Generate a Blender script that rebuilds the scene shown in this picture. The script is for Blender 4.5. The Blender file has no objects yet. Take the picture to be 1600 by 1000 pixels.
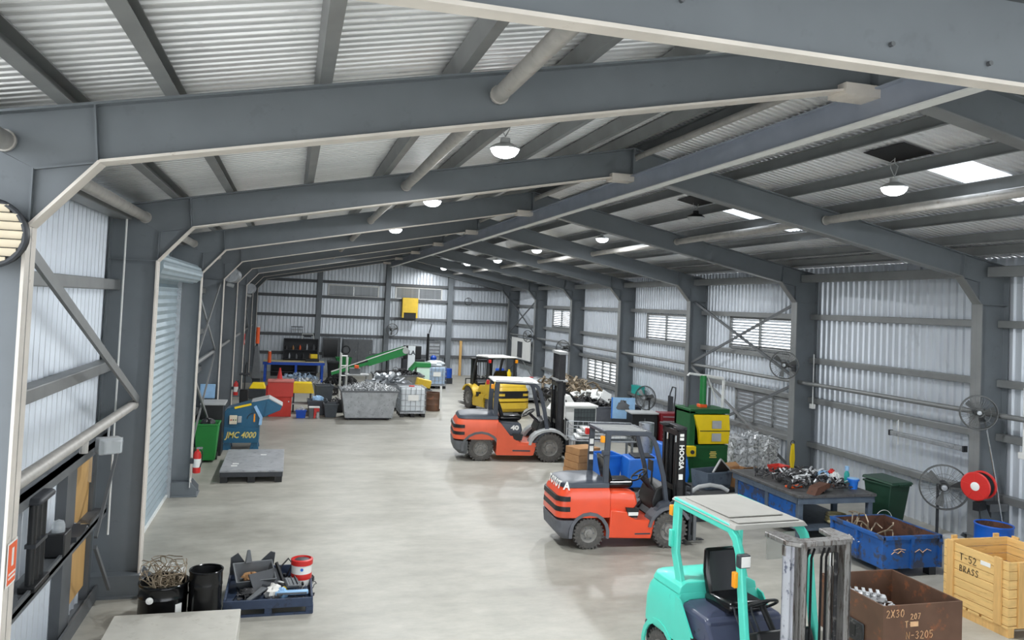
import bpy, math, random
from mathutils import Vector, Matrix
scene = bpy.context.scene
col = scene.collection
PI = math.pi
rnd = random.Random(7)

# ------------------------------------------------------------------ camera
cam_d = bpy.data.cameras.new('camera')
cam_d.sensor_fit = 'HORIZONTAL'; cam_d.sensor_width = 36.0
cam_d.lens = 1241.3 / 1600 * 36.0
cam_d.shift_y = -65.44 / 1600
cam_d.clip_start = 0.05; cam_d.clip_end = 400
cam = bpy.data.objects.new('camera', cam_d); col.objects.link(cam)
cr = Vector((0.962933, -0.266250, 0.043258)); cd = Vector((0.051268, 0.023202, -0.998415)); cf = Vector((0.264825, 0.963625, 0.035992))
cam.matrix_world = Matrix(((cr.x, -cd.x, -cf.x, 0), (cr.y, -cd.y, -cf.y, 0), (cr.z, -cd.z, -cf.z, 4.3), (0, 0, 0, 1)))
scene.camera = cam
# ------------------------------------------------------------------ sky and exposure
wd = bpy.data.worlds.new('overcast_sky'); scene.world = wd; wd.use_nodes = True
bg = wd.node_tree.nodes['Background']
bg.inputs[0].default_value = (0.90, 0.95, 1.0, 1); bg.inputs[1].default_value = 5.0
LAMP_W = 340.0
scene.view_settings.view_transform = 'Standard'; scene.view_settings.look = 'None'
scene.view_settings.exposure = -0.42; scene.view_settings.gamma = 1.0; scene.view_settings.use_curve_mapping = False
scene.cycles.use_adaptive_sampling = True; scene.cycles.adaptive_threshold = 0.1; scene.cycles.adaptive_min_samples = 20
scene.cycles.max_bounces = 5; scene.cycles.diffuse_bounces = 4; scene.cycles.glossy_bounces = 3; scene.cycles.transmission_bounces = 4

# ------------------------------------------------------------------ materials
def lin(c):
    return tuple(((x / 255) / 12.92 if x / 255 <= .04045 else ((x / 255 + .055) / 1.055) ** 2.4) for x in c)
MATS = {}
def mat(name, c, rough=.5, metal=0.0, var=.12, scale=4.0, c2=None, amt=0.0, thr=.58, bump=0.0, bscale=40, coat=0.0, stretch=(1, 1, 1), spec=.5):
    """base colour with soft noise variation; optional second colour (wear, rust, dirt) in patches"""
    m = bpy.data.materials.new(name); m.use_nodes = True
    nt = m.node_tree; N = nt.nodes; L = nt.links
    b = N['Principled BSDF']; b.inputs['Roughness'].default_value = rough; b.inputs['Metallic'].default_value = metal
    b.inputs['Coat Weight'].default_value = coat; b.inputs['Specular IOR Level'].default_value = spec
    tc = N.new('ShaderNodeTexCoord'); mp = N.new('ShaderNodeMapping'); mp.inputs['Scale'].default_value = stretch
    L.new(tc.outputs['Object'], mp.inputs['Vector'])
    n1 = N.new('ShaderNodeTexNoise'); n1.inputs['Scale'].default_value = scale; n1.inputs['Detail'].default_value = 2.5; n1.inputs['Roughness'].default_value = .65
    L.new(mp.outputs[0], n1.inputs['Vector'])
    r1 = N.new('ShaderNodeValToRGB'); cl = lin(c)
    r1.color_ramp.elements[0].position = .3; r1.color_ramp.elements[1].position = .7
    r1.color_ramp.elements[0].color = (*[x * (1 - var) for x in cl], 1); r1.color_ramp.elements[1].color = (*[min(1, x * (1 + var)) for x in cl], 1)
    L.new(n1.outputs['Fac'], r1.inputs['Fac'])
    out = r1.outputs['Color']
    if c2 is not None:
        n2 = N.new('ShaderNodeTexNoise'); n2.inputs['Scale'].default_value = scale * 1.7; n2.inputs['Detail'].default_value = 4; n2.inputs['Roughness'].default_value = .72
        L.new(mp.outputs[0], n2.inputs['Vector'])
        r2 = N.new('ShaderNodeValToRGB'); r2.color_ramp.elements[0].position = thr; r2.color_ramp.elements[1].position = thr + .07
        r2.color_ramp.elements[1].color = (amt, amt, amt, 1)
        L.new(n2.outputs['Fac'], r2.inputs['Fac'])
        mx = N.new('ShaderNodeMixRGB'); mx.inputs[2].default_value = (*lin(c2), 1)
        L.new(r2.outputs['Color'], mx.inputs[0]); L.new(out, mx.inputs[1]); out = mx.outputs[0]
    L.new(out, b.inputs['Base Color'])
    if bump:
        n3 = N.new('ShaderNodeTexNoise'); n3.inputs['Scale'].default_value = bscale; n3.inputs['Detail'].default_value = 4
        L.new(mp.outputs[0], n3.inputs['Vector'])
        bp = N.new('ShaderNodeBump'); bp.inputs['Strength'].default_value = bump; bp.inputs['Distance'].default_value = .02
        L.new(n3.outputs['Fac'], bp.inputs['Height']); L.new(bp.outputs[0], b.inputs['Normal'])
    MATS[name] = m
    return m
def emit(name, c, s):
    m = bpy.data.materials.new(name); m.use_nodes = True
    b = m.node_tree.nodes['Principled BSDF']; b.inputs['Base Color'].default_value = (*lin(c), 1)
    b.inputs['Emission Color'].default_value = (*lin(c), 1); b.inputs['Emission Strength'].default_value = s
    MATS[name] = m
def translucent(name, c, t=.8, rough=.4):
    m = bpy.data.materials.new(name); m.use_nodes = True
    nt = m.node_tree; N = nt.nodes; L = nt.links; o = N['Material Output']; b = N['Principled BSDF']
    b.inputs['Base Color'].default_value = (*lin(c), 1); b.inputs['Roughness'].default_value = rough
    tr = N.new('ShaderNodeBsdfTranslucent'); tr.inputs[0].default_value = (*lin(c), 1)
    mx = N.new('ShaderNodeMixShader'); mx.inputs[0].default_value = t
    L.new(b.outputs[0], mx.inputs[1]); L.new(tr.outputs[0], mx.inputs[2]); L.new(mx.outputs[0], o.inputs[0])
    MATS[name] = m
def glassy(name, c, a=.25, rough=.1):
    m = bpy.data.materials.new(name); m.use_nodes = True
    b = m.node_tree.nodes['Principled BSDF']; b.inputs['Base Color'].default_value = (*lin(c), 1); b.inputs['Roughness'].default_value = rough
    b.inputs['Alpha'].default_value = a
    MATS[name] = m

mat('steel', (113, 119, 124), .45, .1, .06, 2.0, (103, 108, 113), .5, .6)
mat('steel_dark', (94, 97, 100), .5, .1, .10, 2.0)
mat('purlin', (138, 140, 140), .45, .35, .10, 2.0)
mat('flange', (222, 215, 206), .5, .15, .10, 3.0, (150, 128, 105), .5, .64)  # bright cream puts light bounced off the floor into the flange colour
mat('pipe', (180, 177, 172), .5, .3, .12, 6.0, (140, 125, 108), .5, .6)
mat('roof_sheet', (242, 243, 244), .32, .4, .05, 3.0, (196, 197, 199), .5, .6, stretch=(.4, 3, 1))
mat('wall_sheet', (214, 220, 227), .32, .3, .05, 1.5, (186, 192, 200), .5, .6, stretch=(1, 1, .35))
mat('ridge_beam', (158, 165, 178), .45, .2, .08, 2.0)
mat('galv', (176, 180, 184), .42, .6, .14, 5.0, (128, 130, 134), .6, .56)
mat('shutter', (168, 184, 192), .4, .35, .08, 2.0)
mat('white_paint', (228, 229, 226), .5, 0, .05, 5.0)
mat('black_plastic', (26, 27, 29), .45, 0, .2, 6.0)
mat('black_gloss', (16, 17, 19), .2, 0, .2, 6.0)
mat('dark_grey', (52, 55, 60), .5, 0, .15, 5.0)
mat('mid_grey', (98, 101, 104), .55, 0, .12, 5.0)
mat('tub_grey', (78, 84, 90), .5, 0, .12, 4.0)
mat('light_grey', (176, 178, 178), .5, 0, .08, 5.0)
mat('rubber', (82, 80, 78), .85, 0, .12, 12.0, (112, 108, 102), .6, .54, bump=.2)
mat('rim', (138, 136, 132), .55, .2, .15, 8.0)
mat('toyota_orange', (232, 82, 48), .28, 0, .05, 2.0, (120, 70, 52), .25, .68, coat=.3)
mat('faded_orange', (226, 96, 62), .4, 0, .07, 2.0, (120, 80, 66), .45, .63)
mat('charcoal', (62, 68, 78), .38, 0, .10, 4.0)
mat('bumper_grey', (98, 100, 106), .6, 0, .12, 6.0)
mat('yellow_truck', (222, 186, 58), .4, 0, .08, 3.0, (150, 125, 50), .4, .62)
mat('teal', (84, 218, 196), .36, 0, .04, 2.0, (52, 140, 132), .35, .68, coat=.15)
mat('cowl_blue', (70, 76, 98), .32, 0, .12, 3.0, (18, 18, 22), 1.0, .66)
mat('mast_metal', (150, 148, 146), .35, .6, .22, 5.0, (88, 76, 68), .8, .52, stretch=(3, 3, .4))
mat('mast_pale', (196, 198, 206), .35, .2, .10, 4.0, (70, 76, 104), .9, .55, stretch=(1, 1, .6))
mat('mast_black', (40, 40, 42), .4, .3, .2, 6.0)
mat('red', (206, 44, 40), .4, 0, .06, 4.0)
mat('red_cab', (205, 58, 46), .45, 0, .07, 3.0, (150, 50, 42), .4, .64)
mat('pink_top', (206, 120, 112), .5, 0, .07, 3.0)
mat('maroon', (122, 24, 34), .35, 0, .1, 4.0)
mat('signal_orange', (240, 96, 40), .45, 0, .05, 4.0)
mat('yellow', (246, 212, 24), .4, 0, .04, 3.0)
mat('baler_green', (24, 88, 44), .4, 0, .10, 3.0, (14, 52, 28), .6, .6)
mat('bright_green', (30, 128, 62), .45, 0, .06, 3.0)
mat('bin_green', (36, 134, 58), .5, 0, .06, 3.0)
mat('bin_dark_green', (34, 66, 50), .5, 0, .06, 3.0)
mat('mint', (206, 232, 216), .5, 0, .05, 3.0)
mat('machine_blue', (32, 92, 124), .4, 0, .09, 3.0, (24, 66, 92), .6, .6)
mat('blue', (30, 108, 204), .45, 0, .08, 4.0)
mat('bench_blue', (20, 78, 184), .45, 0, .08, 4.0)
mat('crate_blue', (44, 58, 82), .6, 0, .15, 4.0, (28, 34, 48), .7, .56)
mat('skip_blue', (30, 88, 160), .5, .05, .2, 2.5, (66, 68, 74), .85, .50)
mat('skip_rust', (96, 64, 50), .75, .1, .2, 3.0, (58, 42, 36), .7, .5)
mat('rust_plate', (112, 84, 68), .6, .3, .18, 2.2, (156, 98, 66), .75, .57)
mat('drum_blue', (22, 92, 190), .4, 0, .06, 3.0, (18, 50, 100), .5, .66)
mat('pine', (226, 188, 122), .6, 0, .10, 3.0, (188, 140, 82), .6, .58, stretch=(.7, .7, 6))
mat('pine_post', (214, 172, 108), .6, 0, .10, 4.0, stretch=(6, 6, .7))
mat('door_wood', (198, 158, 100), .55, 0, .06, 2.0, stretch=(5, 5, .6))
mat('ply', (214, 200, 150), .6, 0, .08, 3.0)
mat('cardboard', (170, 128, 86), .8, 0, .10, 4.0)
mat('scrap_silver', (214, 216, 218), .4, .25, .2, 9.0, (110, 112, 114), .8, .52)
mat('scrap_dark', (60, 60, 62), .5, .4, .4, 9.0, (130, 128, 124), .7, .56)
mat('wire', (150, 136, 116), .5, .5, .3, 12.0)
mat('copper', (176, 112, 70), .4, .7, .2, 8.0)
mat('scale_top', (158, 160, 163), .5, .1, .12, 2.5, (112, 114, 118), .6, .55)
mat('bench_grey', (88, 100, 114), .55, .1, .14, 4.0, (52, 62, 78), .6, .56)
mat('bench_top', (96, 96, 96), .6, .3, .2, 5.0, (70, 66, 62), .6, .54)
mat('ibc_white', (222, 228, 232), .45, 0, .04, 3.0)
mat('ibc_blue', (170, 192, 216), .4, 0, .08, 3.0)
mat('guard_grey', (170, 168, 162), .5, 0, .05, 4.0)
mat('hose_black', (24, 24, 26), .5, 0, .1, 8.0)
mat('fan_wire', (104, 106, 106), .45, .6, .1, 8.0)
mat('fan_blade', (116, 118, 118), .5, .3, .1, 8.0)
mat('cream', (226, 214, 190), .6, 0, .05, 5.0)
mat('chrome', (214, 216, 218), .15, 1.0, .05, 6.0)
mat('teal_box', (34, 158, 150), .5, 0, .06, 4.0)
mat('pale_blue', (150, 190, 226), .5, 0, .10, 5.0)
mat('wheel_white', (236, 236, 232), .5, 0, .03, 5.0)
mat('ink', (52, 40, 30), .8, 0, .1, 8.0)
mat('chalk', (240, 196, 150), .8, 0, .08, 20.0)
mat('chalk_white', (226, 224, 218), .8, 0, .08, 20.0)
mat('gold', (226, 206, 110), .5, 0, .05, 8.0)
mat('amber', (250, 160, 20), .3, 0, .04, 8.0)
mat('screen_mesh', (82, 90, 92), .5, .3, .15, 14.0)
mat('black_sheet', (22, 22, 24), .6, 0, .1, 4.0)
emit('lamp_lens', (248, 252, 255), 14.0)
translucent('skylight', (246, 250, 255), .85)
glassy('clear_lens', (226, 232, 236), .35, .12)
glassy('smoke_pane', (190, 190, 184), .45, .2)

# concrete floor: trowelled mottling and long scuffs, slight gloss
def floor_mat():
    m = bpy.data.materials.new('concrete'); m.use_nodes = True
    nt = m.node_tree; N = nt.nodes; L = nt.links; b = N['Principled BSDF']
    tc = N.new('ShaderNodeTexCoord')
    mp = N.new('ShaderNodeMapping'); mp.inputs['Scale'].default_value = (.55, 1.0, 1); L.new(tc.outputs['Object'], mp.inputs['Vector'])
    a = N.new('ShaderNodeTexNoise'); a.inputs['Scale'].default_value = .55; a.inputs['Detail'].default_value = 6; a.inputs['Roughness'].default_value = .68
    c = N.new('ShaderNodeTexNoise'); c.inputs['Scale'].default_value = 3.2; c.inputs['Detail'].default_value = 6; c.inputs['Roughness'].default_value = .7
    L.new(mp.outputs[0], a.inputs['Vector']); L.new(mp.outputs[0], c.inputs['Vector'])
    r1 = N.new('ShaderNodeValToRGB'); e = r1.color_ramp.elements
    e[0].position = .32; e[0].color = (*lin((150, 147, 138)), 1); e[1].position = .68; e[1].color = (*lin((180, 177, 168)), 1)
    r2 = N.new('ShaderNodeValToRGB'); e = r2.color_ramp.elements
    e[0].position = .30; e[0].color = (.80, .80, .79, 1); e[1].position = .62; e[1].color = (1.04, 1.04, 1.03, 1)
    L.new(a.outputs['Fac'], r1.inputs['Fac']); L.new(c.outputs['Fac'], r2.inputs['Fac'])
    mx = N.new('ShaderNodeMixRGB'); mx.blend_type = 'MULTIPLY'; mx.inputs[0].default_value = 1
    L.new(r1.outputs[0], mx.inputs[1]); L.new(r2.outputs[0], mx.inputs[2]); L.new(mx.outputs[0], b.inputs['Base Color'])
    rr = N.new('ShaderNodeMapRange'); rr.inputs[3].default_value = .34; rr.inputs[4].default_value = .56
    L.new(c.outputs['Fac'], rr.inputs[0]); L.new(rr.outputs[0], b.inputs['Roughness'])
    MATS['concrete'] = m
floor_mat()
mat('concrete_pale', (196, 193, 184), .6, 0, .07, 3.0, (172, 168, 158), .5, .56)
mat('outdoor_ground', (205, 202, 196), .9, 0, .1, 1.0)

# ------------------------------------------------------------------ mesh builder
def V(*a): return Vector(a)
class MB:
    def __init__(s): s.v = []; s.f = []
    def add(s, vs, fs):
        o = len(s.v); s.v += [tuple(p) for p in vs]; s.f += [tuple(i + o for i in q) for q in fs]; return s
    def box(s, x0, x1, y0, y1, z0, z1):
        return s.add([(x0, y0, z0), (x1, y0, z0), (x1, y1, z0), (x0, y1, z0), (x0, y0, z1), (x1, y0, z1), (x1, y1, z1), (x0, y1, z1)],
                     [(0, 3, 2, 1), (4, 5, 6, 7), (0, 1, 5, 4), (1, 2, 6, 5), (2, 3, 7, 6), (3, 0, 4, 7)])
    def cbox(s, c, d, rot=None):
        vs = [Vector((sx * d[0] / 2, sy * d[1] / 2, sz * d[2] / 2)) for sz in (-1, 1) for sx, sy in ((-1, -1), (1, -1), (1, 1), (-1, 1))]
        if rot is not None: vs = [rot @ q for q in vs]
        c = Vector(c)
        return s.add([q + c for q in vs], [(0, 3, 2, 1), (4, 5, 6, 7), (0, 1, 5, 4), (1, 2, 6, 5), (2, 3, 7, 6), (3, 0, 4, 7)])
    def taper(s, r0, r1):
        """frustum box: r = (x0,x1,y0,y1,z)"""
        vs = []
        for r in (r0, r1): vs += [(r[0], r[2], r[4]), (r[1], r[2], r[4]), (r[1], r[3], r[4]), (r[0], r[3], r[4])]
        return s.add(vs, [(0, 3, 2, 1), (4, 5, 6, 7), (0, 1, 5, 4), (1, 2, 6, 5), (2, 3, 7, 6), (3, 0, 4, 7)])
    def tub(s, r0, r1, t, floor=.03):
        """open tapered container with wall thickness"""
        (a0, a1, b0, b1, z0), (c0, c1, d0, d1, z1) = r0, r1
        o0 = [(a0, b0, z0), (a1, b0, z0), (a1, b1, z0), (a0, b1, z0)]; o1 = [(c0, d0, z1), (c1, d0, z1), (c1, d1, z1), (c0, d1, z1)]
        i0 = [(a0 + t, b0 + t, z0 + floor), (a1 - t, b0 + t, z0 + floor), (a1 - t, b1 - t, z0 + floor), (a0 + t, b1 - t, z0 + floor)]
        i1 = [(c0 + t, d0 + t, z1), (c1 - t, d0 + t, z1), (c1 - t, d1 - t, z1), (c0 + t, d1 - t, z1)]
        fs = [(3, 2, 1, 0), (8, 9, 10, 11)]
        for k in range(4):
            j = (k + 1) % 4
            fs += [(k, j, 4 + j, 4 + k), (8 + j, 8 + k, 12 + k, 12 + j), (4 + k, 4 + j, 12 + j, 12 + k)]
        return s.add(o0 + o1 + i0 + i1, fs)
    def prism(s, poly, axis, a, b):
        """poly in the two other axes (order xyz), extruded along axis from a to b"""
        def mk(p, t):
            return {'x': (t, p[0], p[1]), 'y': (p[0], t, p[1]), 'z': (p[0], p[1], t)}[axis]
        n = len(poly); vs = [mk(p, a) for p in poly] + [mk(p, b) for p in poly]
        return s.add(vs, [tuple(range(n))[::-1], tuple(range(n, 2 * n))] + [(k, (k + 1) % n, n + (k + 1) % n, n + k) for k in range(n)])
    def cyl(s, p0, p1, r0, r1=None, n=14, cap=True):
        p0, p1 = Vector(p0), Vector(p1); r1 = r0 if r1 is None else r1
        d = (p1 - p0).normalized(); u = d.orthogonal().normalized(); w = d.cross(u)
        vs = []
        for p, r in ((p0, r0), (p1, r1)):
            for k in range(n):
                a = 2 * PI * k / n; vs.append(p + u * math.cos(a) * r + w * math.sin(a) * r)
        fs = [(k, (k + 1) % n, n + (k + 1) % n, n + k) for k in range(n)]
        if cap: fs += [tuple(range(n))[::-1], tuple(range(n, 2 * n))]
        return s.add(vs, fs)
    def tube(s, pts, r, n=6, closed=False):
        pts = [Vector(p) for p in pts]; m = len(pts); vs = []; u = None
        for i, p in enumerate(pts):
            a = pts[i - 1] if (i > 0 or closed) else p; b = pts[(i + 1) % m] if (i < m - 1 or closed) else p
            d = (b - a)
            d = d.normalized() if d.length > 1e-9 else Vector((0, 0, 1))
            if u is None: u = d.orthogonal().normalized()
            else:
                u = u - d * u.dot(d); u = u.normalized() if u.length > 1e-6 else d.orthogonal().normalized()
            w = d.cross(u)
            for k in range(n):
                t = 2 * PI * k / n; vs.append(p + u * math.cos(t) * r + w * math.sin(t) * r)
        fs = []
        for i in range(m if closed else m - 1):
            j = (i + 1) % m
            fs += [(i * n + k, i * n + (k + 1) % n, j * n + (k + 1) % n, j * n + k) for k in range(n)]
        if not closed: fs += [tuple(range(n))[::-1], tuple(range((m - 1) * n, m * n))]
        return s.add(vs, fs)
    def bar(s, pts, w, h, up=(0, 0, 1)):
        """rectangular section swept along a polyline; w across, h along up"""
        pts = [Vector(p) for p in pts]; up = Vector(up); m = len(pts); vs = []
        for i, p in enumerate(pts):
            a = pts[max(i - 1, 0)]; b = pts[min(i + 1, m - 1)]; d = (b - a).normalized()
            side = d.cross(up)
            side = side.normalized() if side.length > 1e-6 else Vector((1, 0, 0))
            q = side.cross(d).normalized()
            for x, y in ((-1, -1), (1, -1), (1, 1), (-1, 1)): vs.append(p + side * x * w / 2 + q * y * h / 2)
        fs = [(3, 2, 1, 0), tuple(range(4 * m - 4, 4 * m))]
        for i in range(m - 1): fs += [(4 * i + k, 4 * i + (k + 1) % 4, 4 * i + 4 + (k + 1) % 4, 4 * i + 4 + k) for k in range(4)]
        return s.add(vs, fs)
    def lathe(s, prof, c=(0, 0, 0), axis='z', n=20, cap=False):
        vs = []
        for r, h in prof:
            for k in range(n):
                a = 2 * PI * k / n; x, y = r * math.cos(a), r * math.sin(a)
                vs.append({'z': (c[0] + x, c[1] + y, c[2] + h), 'y': (c[0] + x, c[1] + h, c[2] + y), 'x': (c[0] + h, c[1] + x, c[2] + y)}[axis])
        fs = []
        for i in range(len(prof) - 1): fs += [(i * n + k, i * n + (k + 1) % n, (i + 1) * n + (k + 1) % n, (i + 1) * n + k) for k in range(n)]
        if cap: m = len(prof); fs += [tuple(range(n))[::-1], tuple(range((m - 1) * n, m * n))]
        return s.add(vs, fs)
    def torus(s, c, R, r, axis='z', n=28, m=6, arc=None):
        pts = []
        for k in range(n if arc is None else n + 1):
            a = 2 * PI * k / n if arc is None else arc[0] + (arc[1] - arc[0]) * k / n
            x, y = R * math.cos(a), R * math.sin(a)
            pts.append({'z': (c[0] + x, c[1] + y, c[2]), 'y': (c[0] + x, c[1], c[2] + y), 'x': (c[0], c[1] + x, c[2] + y)}[axis])
        return s.tube(pts, r, m, arc is None)
    def loft(s, secs, cap=True):
        n = len(secs[0]); vs = [p for q in secs for p in q]; fs = []
        for i in range(len(secs) - 1): fs += [(i * n + k, i * n + (k + 1) % n, (i + 1) * n + (k + 1) % n, (i + 1) * n + k) for k in range(n)]
        if cap: fs += [tuple(range(n))[::-1], tuple(range((len(secs) - 1) * n, len(secs) * n))]
        return s.add(vs, fs)
    def xf(s, M):
        s.v = [tuple(M @ Vector(p)) for p in s.v]; return s
    def build(s, name, material, parent=None, smooth=True, bevel=0.0, loc=None):
        me = bpy.data.meshes.new(name); me.from_pydata(s.v, [], s.f)
        if smooth and s.f:
            me.polygons.foreach_set('use_smooth', [True] * len(me.polygons)); me.set_sharp_from_angle(angle=math.radians(34))
        me.materials.append(MATS[material]); me.update()
        o = bpy.data.objects.new(name, me); col.objects.link(o)
        if parent is not None: o.parent = parent
        if loc is not None: o.location = loc
        if bevel:
            b = o.modifiers.new('bevel', 'BEVEL'); b.width = bevel; b.segments = 2; b.limit_method = 'ANGLE'; b.angle_limit = math.radians(40); b.harden_normals = False
        return o
def thing(name, label, cat, loc=(0, 0, 0), rz=0.0, group=None):
    o = bpy.data.objects.new(name, None); col.objects.link(o); o.empty_display_size = .2
    o.location = loc; o.rotation_euler = (0, 0, rz)
    return tag(o, label, cat, group)
def tag(o, label, cat=None, group=None, kind=None):
    o['label'] = label
    if cat: o['category'] = cat
    if group: o['group'] = group
    if kind: o['kind'] = kind
    return o
def struct(o, label=None):
    o['kind'] = 'structure'
    if label: o['label'] = label
    return o
def dup(root, loc=None, rz=None, label=None, group=None):
    def cp(o, par):
        c = o.copy(); col.objects.link(c); c.parent = par
        for ch in [x for x in kids.get(o.name, [])]: cp(ch, c)
        return c
    kids = {}
    for o in bpy.data.objects:
        if o.parent: kids.setdefault(o.parent.name, []).append(o)
    r = cp(root, root.parent)
    if loc is not None: r.location = loc
    if rz is not None: r.rotation_euler[2] = rz
    if label: r['label'] = label
    if group: r['group'] = group
    return r
def shared(src, parent, loc, rot=None, name=None, scale=None):
    c = bpy.data.objects.new(name or src.name.split('.')[0], src.data); col.objects.link(c); c.parent = parent; c.location = loc
    if rot is not None: c.rotation_euler = rot
    if scale is not None: c.scale = scale
    for m in src.modifiers:
        q = c.modifiers.new(m.name, m.type)
        if m.type == 'BEVEL': q.width = m.width; q.segments = m.segments; q.limit_method = m.limit_method; q.angle_limit = m.angle_limit
    return c
def text(body, size, material, parent, loc, xdir, ydir, name='lettering', ext=.003, shear=0, bold=0, sx=1.0):
    """flat lettering; xdir = reading direction, ydir = letter-up direction"""
    cu = bpy.data.curves.new('tmp', 'FONT'); cu.body = body; cu.size = size; cu.extrude = ext; cu.shear = shear; cu.offset = bold; cu.align_x = 'CENTER'; cu.align_y = 'CENTER'; cu.resolution_u = 2
    to = bpy.data.objects.new('tmp', cu); col.objects.link(to)
    dg = bpy.context.evaluated_depsgraph_get(); me = bpy.data.meshes.new_from_object(to.evaluated_get(dg))
    bpy.data.objects.remove(to); bpy.data.curves.remove(cu)
    x = Vector(xdir).normalized(); y = Vector(ydir).normalized(); z = x.cross(y)
    M = Matrix(((x.x * sx, y.x, z.x, loc[0]), (x.y * sx, y.y, z.y, loc[1]), (x.z * sx, y.z, z.z, loc[2]), (0, 0, 0, 1)))
    me.transform(M); me.materials.clear(); me.materials.append(MATS[material]); me.name = name
    o = bpy.data.objects.new(name, me); col.objects.link(o); o.parent = parent
    return o
def scribble(strokes, size, r, material, parent, loc, xdir, ydir, name='lettering'):
    """hand-drawn strokes: lists of (x, y) points"""
    x = Vector(xdir).normalized(); y = Vector(ydir).normalized(); l = Vector(loc); mb = MB()
    for st in strokes: mb.tube([l + x * p[0] * size + y * p[1] * size for p in st], r, 4)
    return mb.build(name, material, parent)
HAND = {'T': [[(.0, 1), (.6, 1)], [(.3, 1), (.3, 0)]], '-': [[(.1, .5), (.5, .5)]], '5': [[(.55, 1), (.1, 1), (.1, .55), (.4, .6), (.55, .3), (.35, 0), (.05, .1)]],
        '2': [[(.05, .8), (.25, 1), (.5, .8), (.4, .5), (.05, 0), (.6, 0)]], 'B': [[(.05, 0), (.05, 1), (.4, .9), (.4, .6), (.05, .5), (.5, .4), (.45, .05), (.05, 0)]],
        'R': [[(.05, 0), (.05, 1), (.45, .9), (.45, .6), (.05, .5), (.55, 0)]], 'A': [[(.0, 0), (.3, 1), (.6, 0)], [(.12, .4), (.48, .4)]],
        'S': [[(.55, .85), (.3, 1), (.08, .8), (.5, .35), (.3, 0), (.02, .12)]], 'N': [[(.0, 0), (.05, 1), (.5, 0), (.55, 1)]], '3': [[(.05, .9), (.35, 1), (.5, .75), (.2, .52), (.52, .3), (.3, 0), (.02, .1)]],
        '0': [[(.3, 1), (.05, .6), (.1, .1), (.35, 0), (.55, .4), (.5, .85), (.3, 1)]], 'X': [[(.02, 1), (.55, 0)], [(.55, 1), (.0, 0)]], '7': [[(.05, 1), (.55, 1), (.2, 0)]],
        'P': [[(.05, 0), (.05, 1), (.5, .9), (.45, .55), (.05, .5)]], 'O': [[(.3, 1), (.05, .6), (.1, .1), (.35, 0), (.55, .4), (.5, .85), (.3, 1)]]}
def hand(word, size, r, material, parent, loc, xdir, ydir):
    st = []
    for i, ch in enumerate(word):
        for q in HAND.get(ch, []): st.append([(p[0] + i * .78 + rnd.uniform(-.02, .02), p[1] + rnd.uniform(-.03, .03)) for p in q])
    return scribble(st, size, r, material, parent, loc, xdir, ydir)
def rotz(a): return Matrix.Rotation(a, 3, 'Z')
def euler(x, y, z):
    from mathutils import Euler
    return Euler((x, y, z)).to_matrix()
# ------------------------------------------------------------------ the building
XC, S, D1 = 5.452, 5.8274, 6.6357
YF = [D1 + (k - 1) * S for k in range(9)]          # portal frames 0..8
WL, ZL, WH, ZH, ZA, OUT, SL = 7.344, 4.743, 6.898, 5.258, 6.626, 8.0, .1983
ZT = 7.08
XR, XL, YB = XC + 8.05, XC - 8.05, 47.68            # wall sheet planes
Y_FRONT = -5.0
def ztop(x): return ZT - SL * abs(x - XC)

# floor slab and the yard outside
fl = MB().box(XL - .3, XR + .3, Y_FRONT, YB + .2, -.25, 0.0).build('floor', 'concrete', smooth=False); struct(fl, 'pale trowelled concrete workshop floor')
yd = MB().box(-70, 80, -60, 110, -.5, -.26).build('yard_ground', 'outdoor_ground', smooth=False); struct(yd, 'paved yard outside the shed')

def ribbed(axis_len0, axis_len1, pitch, depth, prof):
    """list of (t, offset) along a ribbed sheet"""
    out = []; t = axis_len0
    while t < axis_len1 - 1e-6:
        for a, d in prof:
            if t + a * pitch <= axis_len1: out.append((t + a * pitch, d * depth))
        t += pitch
    out.append((axis_len1, 0.0)); return out
TRAP = ((0, 0), (.66, 0), (.77, 1), (.88, 1))
def wall_sheet(name, fixed, along, a0, a1, ztopf, holes, sign, label):
    """ribbed wall standing in the plane x=fixed (along='y') or y=fixed (along='x')"""
    pr = ribbed(a0, a1, .2, .042, TRAP); mb = MB()
    for (t0, d0), (t1, d1) in zip(pr, pr[1:]):
        tm = (t0 + t1) / 2; cuts = sorted([(h[2], h[3]) for h in holes if h[0] < tm < h[1]])
        z = 0.0; spans = []
        for c0, c1 in cuts:
            if c0 > z: spans.append((z, c0))
            z = max(z, c1)
        spans.append((z, None))
        for z0, z1 in spans:
            q = []
            for t, d in ((t0, d0), (t1, d1)):
                zt = ztopf(t) if z1 is None else z1
                f = fixed + sign * d
                q += [(f, t, z0) if along == 'y' else (t, f, z0), (f, t, zt) if along == 'y' else (t, f, zt)]
            mb.add(q, [(0, 2, 3, 1)])
    o = mb.build(name, 'wall_sheet', smooth=False); return struct(o, label)

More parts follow.
